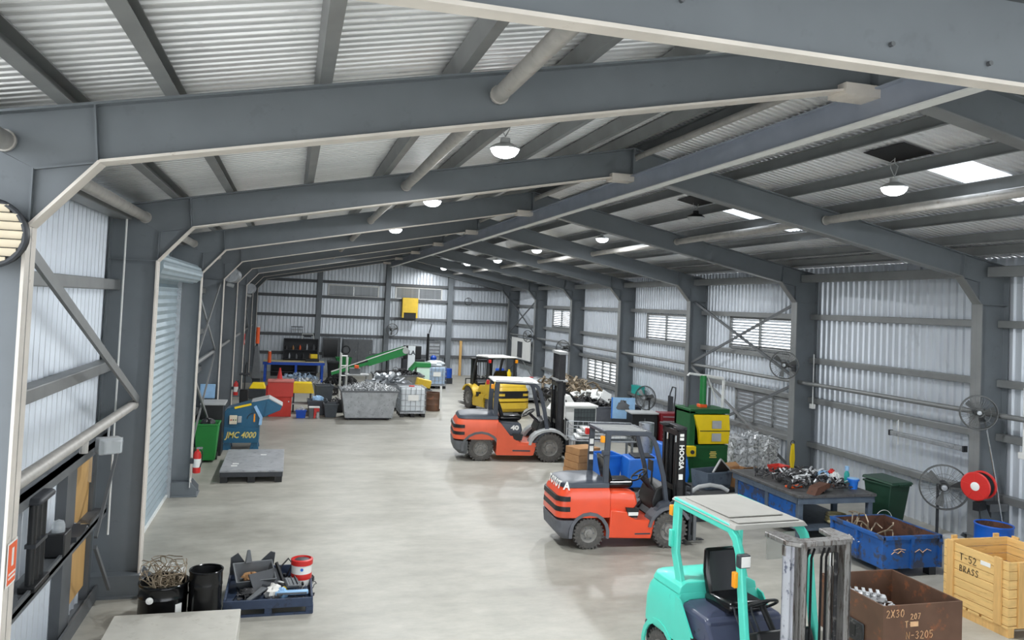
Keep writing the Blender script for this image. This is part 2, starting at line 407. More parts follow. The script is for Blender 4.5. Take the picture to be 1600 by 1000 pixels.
# louvre openings: (t0, t1, z0, z1)
WIN_R = [(19.22, 22.45, 3.36, 4.26), (25.35, 28.6, 3.28, 4.22), (37.5, 40.3, 3.36, 4.22), (31.3, 34.85, 1.16, 2.06), (19.1, 22.0, 1.14, 2.08)]
WIN_B = [(2.02, 4.9, 4.5, 5.12), (5.95, 8.7, 4.5, 5.16)]
DOOR_ROLL = (12.85, 18.0, -.01, 4.62)
DOOR_MAN = (11.05, 11.95, .3, 2.12)
wall_right = wall_sheet('wall_right', XR, 'y', -4.9, YB, lambda t: ztop(XR) + .2, WIN_R, -1, 'pale ribbed steel sheeting of the right wall')
wall_left = wall_sheet('wall_left', XL, 'y', 6.3, YB, lambda t: ztop(XL) + .2, [DOOR_ROLL, DOOR_MAN], 1, 'pale ribbed steel sheeting of the left wall')
wall_back = wall_sheet('wall_back', YB, 'x', XL, XR, lambda t: ztop(t) + .2, WIN_B, -1, 'pale ribbed steel sheeting of the far gable wall')

# corrugated roof, corrugations run down the slope; skylight sheets cut out on the right slope
SKY_Y = [YF[k] + S * .5 - .72 for k in range(0, 8)]          # 0.8 m wide sheets
def in_sky(y): return any(a < y < a + .8 for a in SKY_Y)
RP = ((0, 0), (.1, .1), (.5, .1), (.6, 0), (.68, -.85), (.74, -1), (.86, -1), (.92, -.85))
pr = ribbed(Y_FRONT, YB, .135, .038, RP)
mb = MB()
for sgn in (-1, 1):
    for (t0, d0), (t1, d1) in zip(pr, pr[1:]):
        spans = [(0, 8.25)]
        if sgn == 1 and in_sky((t0 + t1) / 2): spans = [(0, 3.2), (5.2, 8.25)]
        for a, b in spans:
            q = []
            for t, d in ((t0, d0), (t1, d1)):
                for s_ in (a, b): q.append((XC + sgn * s_, t, ZT + .2 - SL * s_ - d))
            mb.add(q, [(0, 1, 3, 2) if sgn > 0 else (0, 2, 3, 1)])
ceiling = mb.build('ceiling', 'roof_sheet'); struct(ceiling, 'corrugated steel roof sheeting seen from below')
sk0 = None
for a in SKY_Y:
    if sk0 is None:
        m = MB(); p2 = ribbed(0, .8, .135, .038, RP)
        for (t0, d0), (t1, d1) in zip(p2, p2[1:]):
            m.add([(XC + s_, t, ZT + .215 - SL * s_ - d) for t, d in ((t0, d0), (t1, d1)) for s_ in (3.15, 5.25)], [(0, 1, 3, 2)])
        sk0 = m.build('skylight', 'skylight', ceiling, loc=(0, a, 0)); sk0['label'] = 'white translucent skylight sheet'
    else: shared(sk0, ceiling, (0, a, 0))
# dark foil squares above the lamps
bs = None
for k in range(1, 5):
    yy = YF[k] + S * .5 - .2
    if bs is None:
        bs = MB().prism([(XC + 2.45, ZT + .165 - SL * 2.45), (XC + 2.95, ZT + .165 - SL * 2.95), (XC + 2.95, ZT + .172 - SL * 2.95), (XC + 2.45, ZT + .172 - SL * 2.45)], 'y', -.4, .4).build('dark_panel', 'black_sheet', ceiling, loc=(0, yy, 0))
    else: shared(bs, ceiling, (0, yy, 0))
# ridge flashing
MB().prism([(XC - .35, ZT + .2 - SL * .35), (XC, ZT + .21), (XC + .35, ZT + .2 - SL * .35), (XC + .35, ZT + .23 - SL * .35), (XC, ZT + .25), (XC - .35, ZT + .23 - SL * .35)], 'y', Y_FRONT, YB).build('ridge_cap', 'galv', ceiling, smooth=False)
# purlins: C sections on top of the rafters, one length per bay
PUR = (.25, 1.05, 1.95, 3.05, 4.15, 5.28, 6.42, 7.15)
def csec(w, h, t):
    return [(-w / 2, 0), (w / 2, 0), (w / 2, t), (-w / 2 + t, t), (-w / 2 + t, h - t), (w / 2, h - t), (w / 2, h), (-w / 2, h)]
pm = MB().prism(csec(.1, .175, .012), 'y', 0, S).build('purlin', 'purlin', ceiling, smooth=False, loc=(0, -50, 0))
first = True
for k in range(0, 8):
    for p in PUR:
        for sg in (-1, 1):
            loc = (XC + sg * p, YF[k], ZT - SL * p + .0)
            rot = (0, sg * math.atan(SL), 0) if sg == -1 else (0, math.atan(SL), PI)
            if sg == -1: rot = (0, -math.atan(SL), 0)
            else: loc = (loc[0], YF[k] + S, loc[2])
            if first: pm.location = loc; pm.rotation_euler = rot; first = False
            else: shared(pm, ceiling, loc, rot)
# roof struts (galvanised pipes between the rafter webs)
def strut_profile(r, L):
    m = MB().cyl((0, .03, 0), (0, L - .03, 0), r, n=14)
    for y in (.02, L - .05): m.cyl((0, y, 0), (0, y + .03, 0), r * 1.18, n=14)
    return m
st0 = strut_profile(.072, S - .02).build('strut_pipe', 'pipe', ceiling, loc=(1.63, YF[0] + .01, 6.12))
for k in range(0, 8):
    for x, z in ((1.63, 6.12), (9.3, 6.12), (-2.1, 5.36)):
        if k == 0 and x == 1.63: continue
        if k == 0 and x == -2.1: continue
        shared(st0, ceiling, (x, YF[k] + .01, z))
shared(st0, ceiling, (-2.1, YF[0] + .01, 5.36))
rs0 = strut_profile(.05, S - .02).build('strut_pipe', 'pipe', ceiling, loc=(5.5, YF[0] + .01, 6.92))
for k in range(1, 8): shared(rs0, ceiling, (5.5, YF[k] + .01, 6.92))

# girts
def girts(parent, walls, zs, w=.145):
    for (x0, x1, y0, y1) in walls:
        for z in zs: MB().box(x0, x1, y0, y1, z - w / 2, z + w / 2).build('girt', 'steel_dark' if False else 'purlin', parent, smooth=False, bevel=.012)
GZ = (1.02, 2.18, 3.22, 4.37)
for k in range(1, 8): girts(wall_right, [(XR - .22, XR - .04, YF[k] + .02, YF[k + 1] - .02)], GZ)
girts(wall_right, [(XR - .22, XR - .04, 0, YF[1] - .02)], GZ)
for k in range(0, 8): MB().box(XR - .6, XR - .42, YF[k] + .12, YF[k + 1] - .12, 5.27, 5.47).box(XR - .6, XR - .1, YF[k] + .12, YF[k + 1] - .12, 5.45, 5.47).build('eave_beam', 'purlin', wall_right, smooth=False, bevel=.012)
for k in (1, 3, 4, 5, 6, 7): girts(wall_left, [(XL + .04, XL + .22, YF[k] + .02, YF[k + 1] - .02)], (3.24, 4.37))
for k in (3, 4, 5, 6, 7): girts(wall_left, [(XL + .04, XL + .22, YF[k] + .02, YF[k + 1] - .02)], (1.02, 2.18))
for k in range(1, 8): MB().box(XL + .1, XL + .34, YF[k] + .12, YF[k + 1] - .12, 5.3, 5.5).build('eave_beam', 'purlin', wall_left, smooth=False, bevel=.012)
# left wall, bay by the timber door: deep ledge girts, door posts and base channel
MB().box(XL + .04, XL + .22, YF[1], YF[2] - .05, 2.24, 2.3).box(XL + .19, XL + .22, YF[1], YF[2] - .05, 2.14, 2.3).build('ledge_girt', 'steel_dark', wall_left, smooth=False)
MB().box(XL + .04, XL + .28, YF[1], YF[2] - .35, 1.24, 1.29).box(XL + .25, XL + .28, YF[1], YF[2] - .35, 1.2, 1.33).build('ledge_girt', 'steel_dark', wall_left, smooth=False)
MB().box(XL + .02, XL + .2, YF[1], YF[2] - .1, 0.001, .1).box(XL + .17, XL + .2, YF[1], YF[2] - .1, .1, .2).build('base_channel', 'steel_dark', wall_left, smooth=False)
for y0, y1 in ((10.6, 11.03), (11.97, 12.1)): MB().box(XL + .02, XL + .13, y0, y1, 0.101, 2.2).build('door_post', 'steel_dark', wall_left, smooth=False)
# back wall posts and girts
for x, zt in ((1.5, 6.2), (5.45, 6.95), (9.2, 6.25)):
    m = MB().box(x - .15, x + .15, YB - .42, YB - .40, 0, zt - .12).box(x - .15, x + .15, YB - .06, YB - .04, 0, zt - .1).box(x - .012, x + .012, YB - .4, YB - .05, 0, zt - .1)
    m.build('wind_post', 'steel', wall_back, smooth=False)
for x0, x1 in ((XL + .65, 1.36), (1.64, 5.31), (5.59, 9.06), (9.34, XR - .65)):
    for z in (1.11, 2.18, 3.29, 4.41, 5.3):
        MB().box(x0, x1, YB - .22, YB - .04, z - .08, z + .08).build('girt', 'steel_dark', wall_back, smooth=False, bevel=.012)

# ------------------------------------------------------------------ portal frames
ORD = ['behind the camera', 'nearest in view, spanning the top of the picture', 'second from the camera', 'third from the camera', 'fourth from the camera', 'fifth from the camera', 'sixth from the camera', 'seventh from the camera', 'last, standing against the far gable wall']
def flange(mb, p0, p1, w, t, inner=1):
    """flat plate along p0-p1 in the XZ plane, width w in y, thickness t"""
    p0, p1 = Vector((p0[0], 0, p0[1])), Vector((p1[0], 0, p1[1])); mb.bar([p0, p1], t, w, up=(0, 1, 0)); return mb
def make_frame():
    root = thing('portal_frame', 'x', 'steel frame')
    for sg in (-1, 1):
        fx = lambda a: sg * a
        def pol(pts): return [(fx(a), z) for a, z in pts]
        # column: web, inner and outer flange
        m = MB().prism(pol([(WL, .02), (OUT, .02), (OUT, ztop(XC + OUT) - .01), (WL, ZA - SL * WL)]), 'y', -.008, .008)
        m.box(min(fx(OUT), fx(OUT - .02)), max(fx(OUT), fx(OUT - .02)), -.12, .12, .02, ztop(XC + OUT) - .02)
        c = m.build('column', 'steel', root, smooth=False)
        m = MB().box(min(fx(WL), fx(WL + .022)), max(fx(WL), fx(WL + .022)), -.12, .12, .02, ZL + .0)
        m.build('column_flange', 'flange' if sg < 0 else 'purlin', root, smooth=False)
        # rafter
        m = MB().prism(pol([(WL, ZA - SL * WL), (OUT, ztop(XC + OUT)), (0, ZT), (0, ZA)]), 'y', -.008, .008)
        r = m.build('rafter', 'steel', root, smooth=False)
        flange(MB(), (fx(WH), ZH), (0, ZA), .2, .022).build('rafter_flange', 'flange' if sg < 0 else 'purlin', r, smooth=False)  # left underside has floor bounce in its colour, right one stays grey
        flange(MB(), (fx(OUT), ztop(XC + OUT) - .011), (0, ZT - .011), .2, .02).build('top_flange', 'steel', r, smooth=False)
        # haunch
        m = MB().prism(pol([(WL, ZL), (WH, ZH), (WL, ZA - SL * WL)]), 'y', -.008, .008); h = m.build('haunch_plate', 'steel', root, smooth=False)
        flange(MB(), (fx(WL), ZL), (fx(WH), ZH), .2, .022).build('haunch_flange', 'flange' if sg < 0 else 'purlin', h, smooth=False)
        # stiffeners
        m = MB().box(min(fx(WL), fx(WL + .014)), max(fx(WL), fx(WL + .014)), -.06, .06, ZL, ZA - SL * WL)
        flange(m, (fx(WL), ZA - SL * WL), (fx(WH), ZH), .1, .014); m.build('stiffener', 'steel', root, smooth=False)
        m = MB().bar([V(fx(WH + .02), 0, ZH), V(fx(WH + .06), 0, ztop(XC + WH + .06) - .02)], .014, .16, up=(0, 1, 0)); m.build('stiffener', 'steel', root, smooth=False)
        m = MB().box(min(fx(WL), fx(OUT)), max(fx(WL), fx(OUT)), -.1, .1, ZL - .007, ZL + .007); m.build('stiffener', 'steel', root, smooth=False)
        # base shoe
        m = MB().box(min(fx(WL - .16), fx(OUT + .0)), max(fx(WL - .16), fx(OUT)), -.26, .26, .002, .03)
        for y in (-.2, .2): m.prism(pol([(WL - .14, .03), (OUT, .03), (OUT, .3), (WL - .02, .3), (WL - .14, .16)]), 'y', y - .008, y + .008)
        m.box(min(fx(WL - .01), fx(OUT)), max(fx(WL - .01), fx(OUT)), -.2, .2, .29, .305)
        m.build('base_shoe', 'steel', root, smooth=False)
    MB().box(-.02, .02, -.12, .12, ZA, ZT - .02).build('apex_plate', 'steel', root, smooth=False)
    m = MB().box(-.4, .02, -.14, -.125, ZA - .13, ZA - .012).box(-.4, .02, .125, .14, ZA - .13, ZA - .012).box(-.4, .02, -.125, .125, ZA - .028, ZA - .012).box(-.4, .02, -.125, .125, ZA - .13, ZA - .115).box(-.4, -.385, -.125, .125, ZA - .115, ZA - .028)
    m.build('beam_hanger', 'flange', root, smooth=False)
    return root
fr = make_frame()
for k in range(0, 9):
    f = fr if k == 0 else dup(fr)
    f.location = (XC, YF[k] if k < 8 else YB - .56, 0); f['label'] = 'grey steel portal frame, ' + ORD[k]; f['group'] = 'portal frames'

# ridge crane beam and the girder over the camera
rb = thing('ridge_beam', 'long grey-blue steel I-beam hung under the roof ridge', 'beam', (XC, 3.2, 6.29))
L = 43.3
MB().box(-.006, .006, 0, L, .012, .3).build('web', 'ridge_beam', rb, smooth=False)
MB().box(-.075, .075, 0, L, 0, .016).build('bottom_flange', 'white_paint', rb, smooth=False)
MB().box(-.075, .075, 0, L, .29, .306).build('top_flange', 'ridge_beam', rb, smooth=False)
gd = thing('cross_girder', 'wide grey steel girder crossing the top right corner of the picture', 'beam', (XC, 3.0, 5.44))
MB().box(-5.4, 5.4, -.01, .01, .02, .42).build('web', 'steel', gd, smooth=False)
MB().box(-5.4, 5.4, -.05, .05, 0, .02).build('bottom_flange', 'flange', gd, smooth=False)
MB().box(-5.4, 5.4, -.05, .05, .42, .44).build('top_flange', 'steel_dark', gd, smooth=False)
bt = MB().cyl((0, -.012, 0), (0, -.03, 0), .012, n=8).build('bolt', 'steel_dark', gd, loc=(-3.2, 0, .3))
for x, z in ((-3.95, .17), (-2.9, .12), (-3.9, .19), (-2.35, .1), (-4.9, .22)): shared(bt, gd, (x, 0, z))

# wall rails and cross braces
wr = strut_profile(.052, S - .04).build('wall_strut', 'purlin', wall_right, loc=(13.0, YF[1] + .02, 2.64))
for k in range(2, 8): shared(wr, wall_right, (13.0, YF[k] + .02, 2.64))
shared(wr, wall_right, (13.0, YF[0] + .02, 2.64))
for k in (3, 4, 5, 6, 7): shared(wr, wall_left, (-2.1, YF[k] + .02, 2.66))
pl = strut_profile(.062, S - .2).build('wall_strut', 'pipe', wall_left, loc=(-2.1, YF[1] + .1, 2.68))
MB().cyl((0, 0, -.13), (0, 0, 0), .045, n=10).build('pipe_saddle', 'pipe', wall_left, loc=(-2.1, 9.6, 2.64))
def brace(parent, x, y0, z0, y1, z1, w=.075, m='purlin'):
    MB().bar([V(x, y0, z0), V(x, y1, z1)], w, .035, up=(1, 0, 0)).build('cross_brace', m, parent, smooth=False)
for k in (3, 7):
    a, b = YF[k] + .1, YF[k + 1] - .1
    brace(wall_right, 12.93, a, 4.72, b, 2.7, m='steel_dark'); brace(wall_right, 12.98, a, 2.72, b, 4.72, m='steel_dark')
    brace(wall_right, 12.93, a, .35, b, 2.58); brace(wall_right, 12.98, a, 2.58, b, .35, m='steel_dark')
brace(wall_left, -2.05, YF[1] + .15, 4.72, YF[2] - .08, 2.74, .11)
for k in (3, 6):
    a, b = YF[k] + .1, YF[k + 1] - .1
    brace(wall_left, -2.05, a, 4.6, b, 2.74); brace(wall_left, -2.0, a, 2.6, b, 4.6)
    brace(wall_left, -2.05, a, .4, b, 2.6); brace(wall_left, -2.0, a, 2.6, b, .4)
brace(wall_left, -2.2, 10.95, 1.22, 12.1, 2.2, .05, 'steel_dark'); brace(wall_left, -2.2, 10.95, 1.1, 11.95, .24, .05, 'steel_dark')

# ------------------------------------------------------------------ louvre windows
def louvre(n, along, t0, t1, z0, z1, rows, cols, label):
    w = MB()
    fx = XR - .05 if along == 'y' else YB - .05
    def bx(m, a, b, c, d, dep=.04):
        if along == 'y': m.box(fx - dep, fx + dep, a, b, c, d)
        else: m.box(a, b, fx - dep, fx + dep, c, d)
    bx(w, t0, t1, z0 - .05, z0 + .03); bx(w, t0, t1, z1 - .03, z1 + .05); bx(w, t0 - .05, t0 + .03, z0 - .05, z1 + .05); bx(w, t1 - .03, t1 + .05, z0 - .05, z1 + .05)
    for c in range(1, cols): t = t0 + (t1 - t0) * c / cols; bx(w, t - .025, t + .025, z0, z1)
    root = w.build('window_%d' % n, 'purlin' if n < 6 else 'white_paint', smooth=False); struct(root, label)
    cw = (t1 - t0) / cols; sp = (z1 - z0 - .04) / rows; s0 = None
    for c in range(cols):
        for r in range(rows):
            tc_, zc = t0 + cw * (c + .5), z0 + .02 + sp * (r + .5)
            loc = (fx, tc_, zc) if along == 'y' else (tc_, fx, zc)
            ang = .75 if n not in (5, 6, 7) else 1.22
            rot = (0, ang, 0) if along == 'y' else (-ang, 0, 0)
            bw_ = .46 if n not in (5, 6, 7) else .57
            if s0 is None:
                m = MB()
                if along == 'y': m.box(-sp * bw_, sp * bw_, -cw / 2 + .03, cw / 2 - .03, -.004, .004)
                else: m.box(-cw / 2 + .03, cw / 2 - .03, -sp * bw_, sp * bw_, -.004, .004)
                s0 = m.build('louvre_blade', 'galv', root, smooth=False, loc=loc); s0.rotation_euler = rot
            else: shared(s0, root, loc, rot)
    return root
louvre(1, 'y', *WIN_R[0], 10, 2, 'bright louvre window behind the crossed braces and wall fan')
louvre(2, 'y', *WIN_R[1], 9, 2, 'bright louvre window high on the right wall, next beyond the crossed braces')
louvre(3, 'y', *WIN_R[2], 9, 2, 'small bright louvre window, farthest high one on the right wall')
louvre(4, 'y', *WIN_R[3], 6, 4, 'low louvre window with four columns behind the scrap bins')
louvre(5, 'y', *WIN_R[4], 8, 3, 'low grey louvre window behind the silver scrap bale')
louvre(6, 'x', *WIN_B[0], 6, 2, 'louvre window on the far gable, left of the central post')
louvre(7, 'x', *WIN_B[1], 6, 2, 'louvre window on the far gable above the yellow wall box')

MB().cyl((-2.3, 12.2, .9), (-2.3, 12.2, 5.3), .014, n=8).build('conduit', 'white_paint', wall_left)
# ------------------------------------------------------------------ doors
d1 = MB()
n = 62
pts = [(-2.34 + (.02 if i % 2 else -.012), .05 + i * 4.55 / n) for i in range(n + 1)]
d1.prism(pts + [(x - .006, z) for x, z in pts[::-1]], 'y', DOOR_ROLL[0] - .03, DOOR_ROLL[1] + .03)
door1 = d1.build('door_1', 'shutter', smooth=False); struct(door1, 'closed roller shutter door in the left wall')
m = MB()
prof = [(.2 + (.008 if k % 2 else 0), 0) for k in range(1)]
ring = [((.19 + (.014 if k % 2 else 0)) * math.cos(2 * PI * k / 28), (.19 + (.014 if k % 2 else 0)) * math.sin(2 * PI * k / 28)) for k in range(28)]
m.prism([(-2.06 + a, 4.7 + b) for a, b in ring], 'y', 12.75, 18.06); m.build('barrel', 'shutter', door1, smooth=False)
for y in (12.8, 18.05): MB().box(-2.42, -2.26, y - .04, y + .04, 0.005, 4.6).build('guide_rail', 'galv', door1, smooth=False)
MB().box(-2.38, -2.3, 12.85, 18.0, .035, .075).build('bottom_rail', 'white_paint', door1, smooth=False)
dm = MB().box(XL + .03, XL + .08, DOOR_MAN[0], DOOR_MAN[1], DOOR_MAN[2], DOOR_MAN[3]).build('door_2', 'door_wood', smooth=False, bevel=.006); struct(dm, 'tan timber door beside the grey column')
MB().lathe([(0, 0), (.035, .005), (.04, .03), (.025, .05), (.0, .055)], (0, 0, 0), 'x', 14).build('door_knob', 'chrome', dm, loc=(XL + .08, 11.15, 1.32))
MB().box(XL + .08, XL + .12, 11.86, 11.93, 1.7, 2.1).build('latch_plate', 'chrome', dm, smooth=False)
# ------------------------------------------------------------------ high-bay lamps
def high_bay(name_label, loc, lit=True, rest=None):
    t = thing('high_bay_lamp', name_label, 'lamp', loc, 0, 'high-bay lamps')
    MB().lathe([(.0, .14), (.06, .14), (.065, .08), (.12, .06), (.185, .02), (.19, .0), (.16, .0)], n=20).build('housing', 'black_plastic' if not lit else 'light_grey', t)
    MB().lathe([(.0, -.11), (.07, -.105), (.13, -.08), (.165, -.04), (.178, .0), (.178, .012)], n=24).build('lens', 'lamp_lens' if lit else 'light_grey', t)
    zr = ZT + .17 - SL * abs(loc[0] - XC) - loc[2]
    m = MB().tube([(0, 0, .16), (.05, .02, .25), (.06, 0, .32), (0, 0, .36), (0, 0, zr)], .008, 5)
    m.tube([(.0, 0, .16), (-.07, 0, .28), (-.05, .02, .38), (.0, 0, .42)], .006, 5); m.build('hanging_cable', 'light_grey', t)
    if lit:
        ld = bpy.data.lights.new('high_bay_light', 'AREA'); ld.shape = 'DISK'; ld.size = .3; ld.energy = LAMP_W; ld.color = (.95, .98, 1.0); ld.spread = PI
        lo = bpy.data.objects.new('light_source', ld); col.objects.link(lo); lo.parent = t; lo.location = (0, 0, -.125)
    return t
YM = [YF[k] + S / 2 for k in range(8)]
high_bay('lit round high-bay lamp on the left slope, largest and nearest of that row', (2.46, YM[1], 6.26))
high_bay('lit round high-bay lamp on the left slope, second nearest of that row', (2.54, YM[2], 6.3))
high_bay('lit round high-bay lamp on the left slope, third nearest of that row', (2.55, YM[3], 6.23))
high_bay('lit round high-bay lamp on the left slope, farthest lit one of that row', (2.57, YM[5], 6.28))
high_bay('lit round high-bay lamp beside the skylight, nearest on the right slope', (8.28, YM[1], 6.25))
high_bay('dark unlit round high-bay lamp hanging beside the second skylight', (8.26, YM[2], 6.39), False)
high_bay('lit round high-bay lamp on the right slope, next beyond the unlit one', (8.45, YM[3], 6.355))
high_bay('lit round high-bay lamp on the right slope, fourth from the far gable', (8.3, YM[4], 6.35))
high_bay('lit round high-bay lamp on the right slope, third from the far gable', (8.36, YM[5], 6.25))
high_bay('lit round high-bay lamp on the right slope, second from the far gable', (8.3, YM[6], 6.35))
high_bay('lit round high-bay lamp on the right slope, closest to the far gable', (8.2, YM[7], 6.32))
# ------------------------------------------------------------------ forklifts (local: x forward, y left, z up)
def outline(xf, xr, hw, rc, z, n=6, rf=.0):
    """rounded-rear plan outline at height z"""
    p = [(xf, hw, z)]
    for k in range(n + 1):
        a = PI / 2 + PI / 2 * k / n; p.append((xr + rc + rc * math.cos(a), hw - rc + rc * math.sin(a), z))
    for k in range(n + 1):
        a = PI + PI / 2 * k / n; p.append((xr + rc + rc * math.cos(a), -hw + rc + rc * math.sin(a), z))
    p.append((xf, -hw, z)); return p
def wheel(parent, x, y, R, w, name='wheel', rim_r=.58):
    t = bpy.data.objects.new(name, None); col.objects.link(t); t.parent = parent; t.location = (x, y, R)
    m = MB().lathe([(R * rim_r, -w * .42), (R * .8, -w * .5), (R * .95, -w * .44), (R, -w * .3), (R, w * .3), (R * .95, w * .44), (R * .8, w * .5), (R * rim_r, w * .42)], axis='y', n=30)
    nb = 26
    for k in range(nb):
        a = 2 * PI * k / nb
        for sgn in (-1, 1):
            rot = Matrix.Rotation(-a - (PI / nb if sgn > 0 else 0), 3, 'Y')
            c = rot @ Vector((R * .985, sgn * w * .3, 0)); m.cbox(c, (.035 * R / .3, w * .34, R * .1), rot)
    m.build('tyre', 'rubber', t)
    sd = -1 if y < 0 else 1
    m = MB().lathe([(R * rim_r, sd * w * .42), (R * .5, sd * w * .34), (R * .46, sd * w * .22), (R * .3, sd * w * .2), (R * .28, sd * w * .36), (R * .16, sd * w * .38), (R * .14, sd * w * .46), (0, sd * w * .47)], axis='y', n=22)
    m.lathe([(R * rim_r, -sd * w * .3), (0, -sd * w * .3)], axis='y', n=14); r = m.build('rim', 'rim', t)
    m = MB()
    for k in range(6):
        a = 2 * PI * k / 6; m.cyl((R * .38 * math.cos(a), sd * w * .2, R * .38 * math.sin(a)), (R * .38 * math.cos(a), sd * w * .27, R * .38 * math.sin(a)), .016 * R / .3, n=6)
    m.build('wheel_nuts', 'mid_grey', r)
    return t
def arch(cx, cz, r0, r1, a0, a1, n=10):
    return [(cx + r1 * math.cos(a0 + (a1 - a0) * k / n), cz + r1 * math.sin(a0 + (a1 - a0) * k / n)) for k in range(n + 1)] + \
           [(cx + r0 * math.cos(a1 + (a0 - a1) * k / n), cz + r0 * math.sin(a1 + (a0 - a1) * k / n)) for k in range(n + 1)]
def forklift(label, loc, rz, o):
    t = thing('forklift', label, 'forklift', loc, rz)
    kx, ky, kz = o.get('k', (1, 1, 1)); D = Matrix.Diagonal((kx, ky, kz, 1))
    def B(mb, name, m, par=None, **kw): return mb.xf(D).build(name, m, par or t, **kw)
    C, DK, GR = o['body'], o['dark'], o['grey']
    hw = .56; Rr, Rf = o.get('Rr', .275), o.get('Rf', .325); xr_, xf_ = -.75, .8
    T0 = o.get('tail', -1.36)
    # counterweight with lower bumper, air vents and hood
    B(MB().loft([outline(-1.04, T0 + .14, .46, .14, .17), outline(-1.04, T0 + .02, .54, .16, .3), outline(-1.04, T0, hw, .17, .52)]), 'rear_bumper', o.get('bumper', GR))
    cw = B(MB().loft([outline(-.36, T0, hw, .18, .56), outline(-.36, T0, hw, .18, .62), outline(-.36, T0 + .01, hw, .19, .85), outline(-.36, T0 + .05, hw - .01, .2, 1.0), outline(-.38, T0 + .12, hw - .05, .2, 1.11)]), 'counterweight', C, bevel=.015)
    if o.get('vents', True):
        for z in (.68, .86): B(MB().loft([outline(-1.12, T0 - .005, hw + .004, .19, z), outline(-1.12, T0 + .004, hw + .004, .19, z + .085)]), 'air_vent', 'black_plastic', cw)
    B(MB().loft([outline(-.38, T0 + .09, hw - .03, .2, 1.09), outline(-.38, T0 + .13, hw - .05, .2, 1.17), outline(-.4, T0 + .3, hw - .14, .18, 1.215)]), 'rear_hood', o.get('hood', DK), bevel=.01)
    # wheel arches
    for sg in (-1, 1):
        B(MB().prism(arch(xr_, Rr + .01, Rr + .05, Rr + .11, -.25, PI + .2), 'y', sg * hw - .012 * sg, sg * (hw + .012)), 'arch_trim', GR)
    # main frame: side skirts, engine cover, floor
    skirt = [(-.42, .2), (.44, .17), (.52, .5), (.12, .52), (.02, .66), (-.36, .7), (-.36, .45)]
    B(MB().prism(skirt, 'y', -hw, hw), 'side_frame', C, bevel=.02)
    B(MB().loft([[(-.38, -.5, .62), (.06, -.5, .62), (.06, .5, .62), (-.38, .5, .62)], [(-.38, -.52, .8), (.18, -.52, .8), (.18, .52, .8), (-.38, .52, .8)], [(-.38, -.48, 1.02), (.14, -.48, 1.0), (.14, .48, 1.0), (-.38, .48, 1.02)]]), 'engine_cover', o.get('cover', C), bevel=.04)
    B(MB().prism([(.05, .56), (.16, .56), (.19, .72), (-.06, .74), (-.02, .6)], 'y', -hw - .006, hw + .006), 'step_panel', 'black_plastic')
    B(MB().box(.05, .72, -.5, .5, .44, .5), 'floor_plate', 'dark_grey')
    B(MB().cbox((.62, 0, .66), (.36, .96, .04), euler(0, -.9, 0)), 'toe_board', 'dark_grey')
    # front fenders and cowl
    for sg in (-1, 1):
        B(MB().prism(arch(xf_, Rf, Rf + .05, Rf + .11, .5, PI - .15), 'y', sg * .28, sg * (hw + .03)), 'front_fender', o.get('fender', GR))
        B(MB().prism([(.42, .5), (.5, .5), (.8, .78), (.78, .86), (.62, .8)], 'y', sg * .4, sg * .55), 'cowl_bracket', DK)
    B(MB().prism([(.56, .6), (.86, .6), (.86, .98), (.8, 1.12), (.6, 1.02), (.52, .8)], 'y', -.34, .34), 'dashboard', 'black_plastic', bevel=.03)
    B(MB().cyl((.62, .02, .98), (.4, .02, 1.2), .035, n=10), 'steering_column', 'black_plastic')
    m = MB(); rot = euler(0, -.62, 0)
    pts = [Vector((.39, .02, 1.21)) + rot @ Vector((.17 * math.cos(2 * PI * k / 24), .17 * math.sin(2 * PI * k / 24), 0)) for k in range(24)]
    m.tube(pts, .016, 6, True)
    for k in (0, 8, 16): m.tube([Vector((.39, .02, 1.2)), pts[k]], .012, 5)
    B(m, 'steering_wheel', 'black_plastic')
    m = MB()
    for k in range(4): m.tube([(.56, -.12 - .07 * k, 1.0), (.44, -.14 - .07 * k, 1.16), (.42, -.14 - .07 * k, 1.22)], .011, 5)
    B(m, 'control_levers', 'dark_grey')
    # seat
    s1 = B(MB().loft([[(-.3, -.23, 1.02), (.14, -.22, 1.02), (.14, .22, 1.02), (-.3, .23, 1.02)], [(-.32, -.25, 1.1), (.2, -.24, 1.1), (.2, .24, 1.1), (-.32, .25, 1.1)], [(-.28, -.21, 1.16), (.17, -.2, 1.17), (.17, .2, 1.17), (-.28, .21, 1.16)]]), 'seat_cushion', 'black_gloss', bevel=.03)
    B(MB().loft([[(-.3, -.23, 1.1), (-.2, -.22, 1.1), (-.2, .22, 1.1), (-.3, .23, 1.1)], [(-.36, -.25, 1.35), (-.27, -.23, 1.35), (-.27, .23, 1.35), (-.36, .25, 1.35)], [(-.42, -.2, 1.6), (-.35, -.19, 1.6), (-.35, .19, 1.6), (-.42, .2, 1.6)]]), 'seat_backrest', 'black_gloss', bevel=.03)
    # overhead guard
    G = o.get('guard', DK); gh = o.get('gw', .46); w = o.get('pw', .085)
    xr1, xf1 = o.get('gx', (-.42, .42))
    for sg in (-1, 1):
        B(MB().bar([(-.44, sg * gh, 1.0), (xr1 - .02, sg * gh, 1.5), (xr1, sg * gh, 2.05)], .06, w * 1.25, up=(1, 0, 0)), 'rear_pillar', G, bevel=.012)
        B(MB().bar([(.76, sg * gh, .78), (.68, sg * gh, 1.3), (xf1 + .1, sg * gh, 1.84), (xf1 + .03, sg * gh, 1.98), (xf1 - .08, sg * gh, 2.06), (xr1 - .05, sg * gh, 2.08)], .06, w, up=(1, 0, .2)), 'front_pillar', G, bevel=.012)
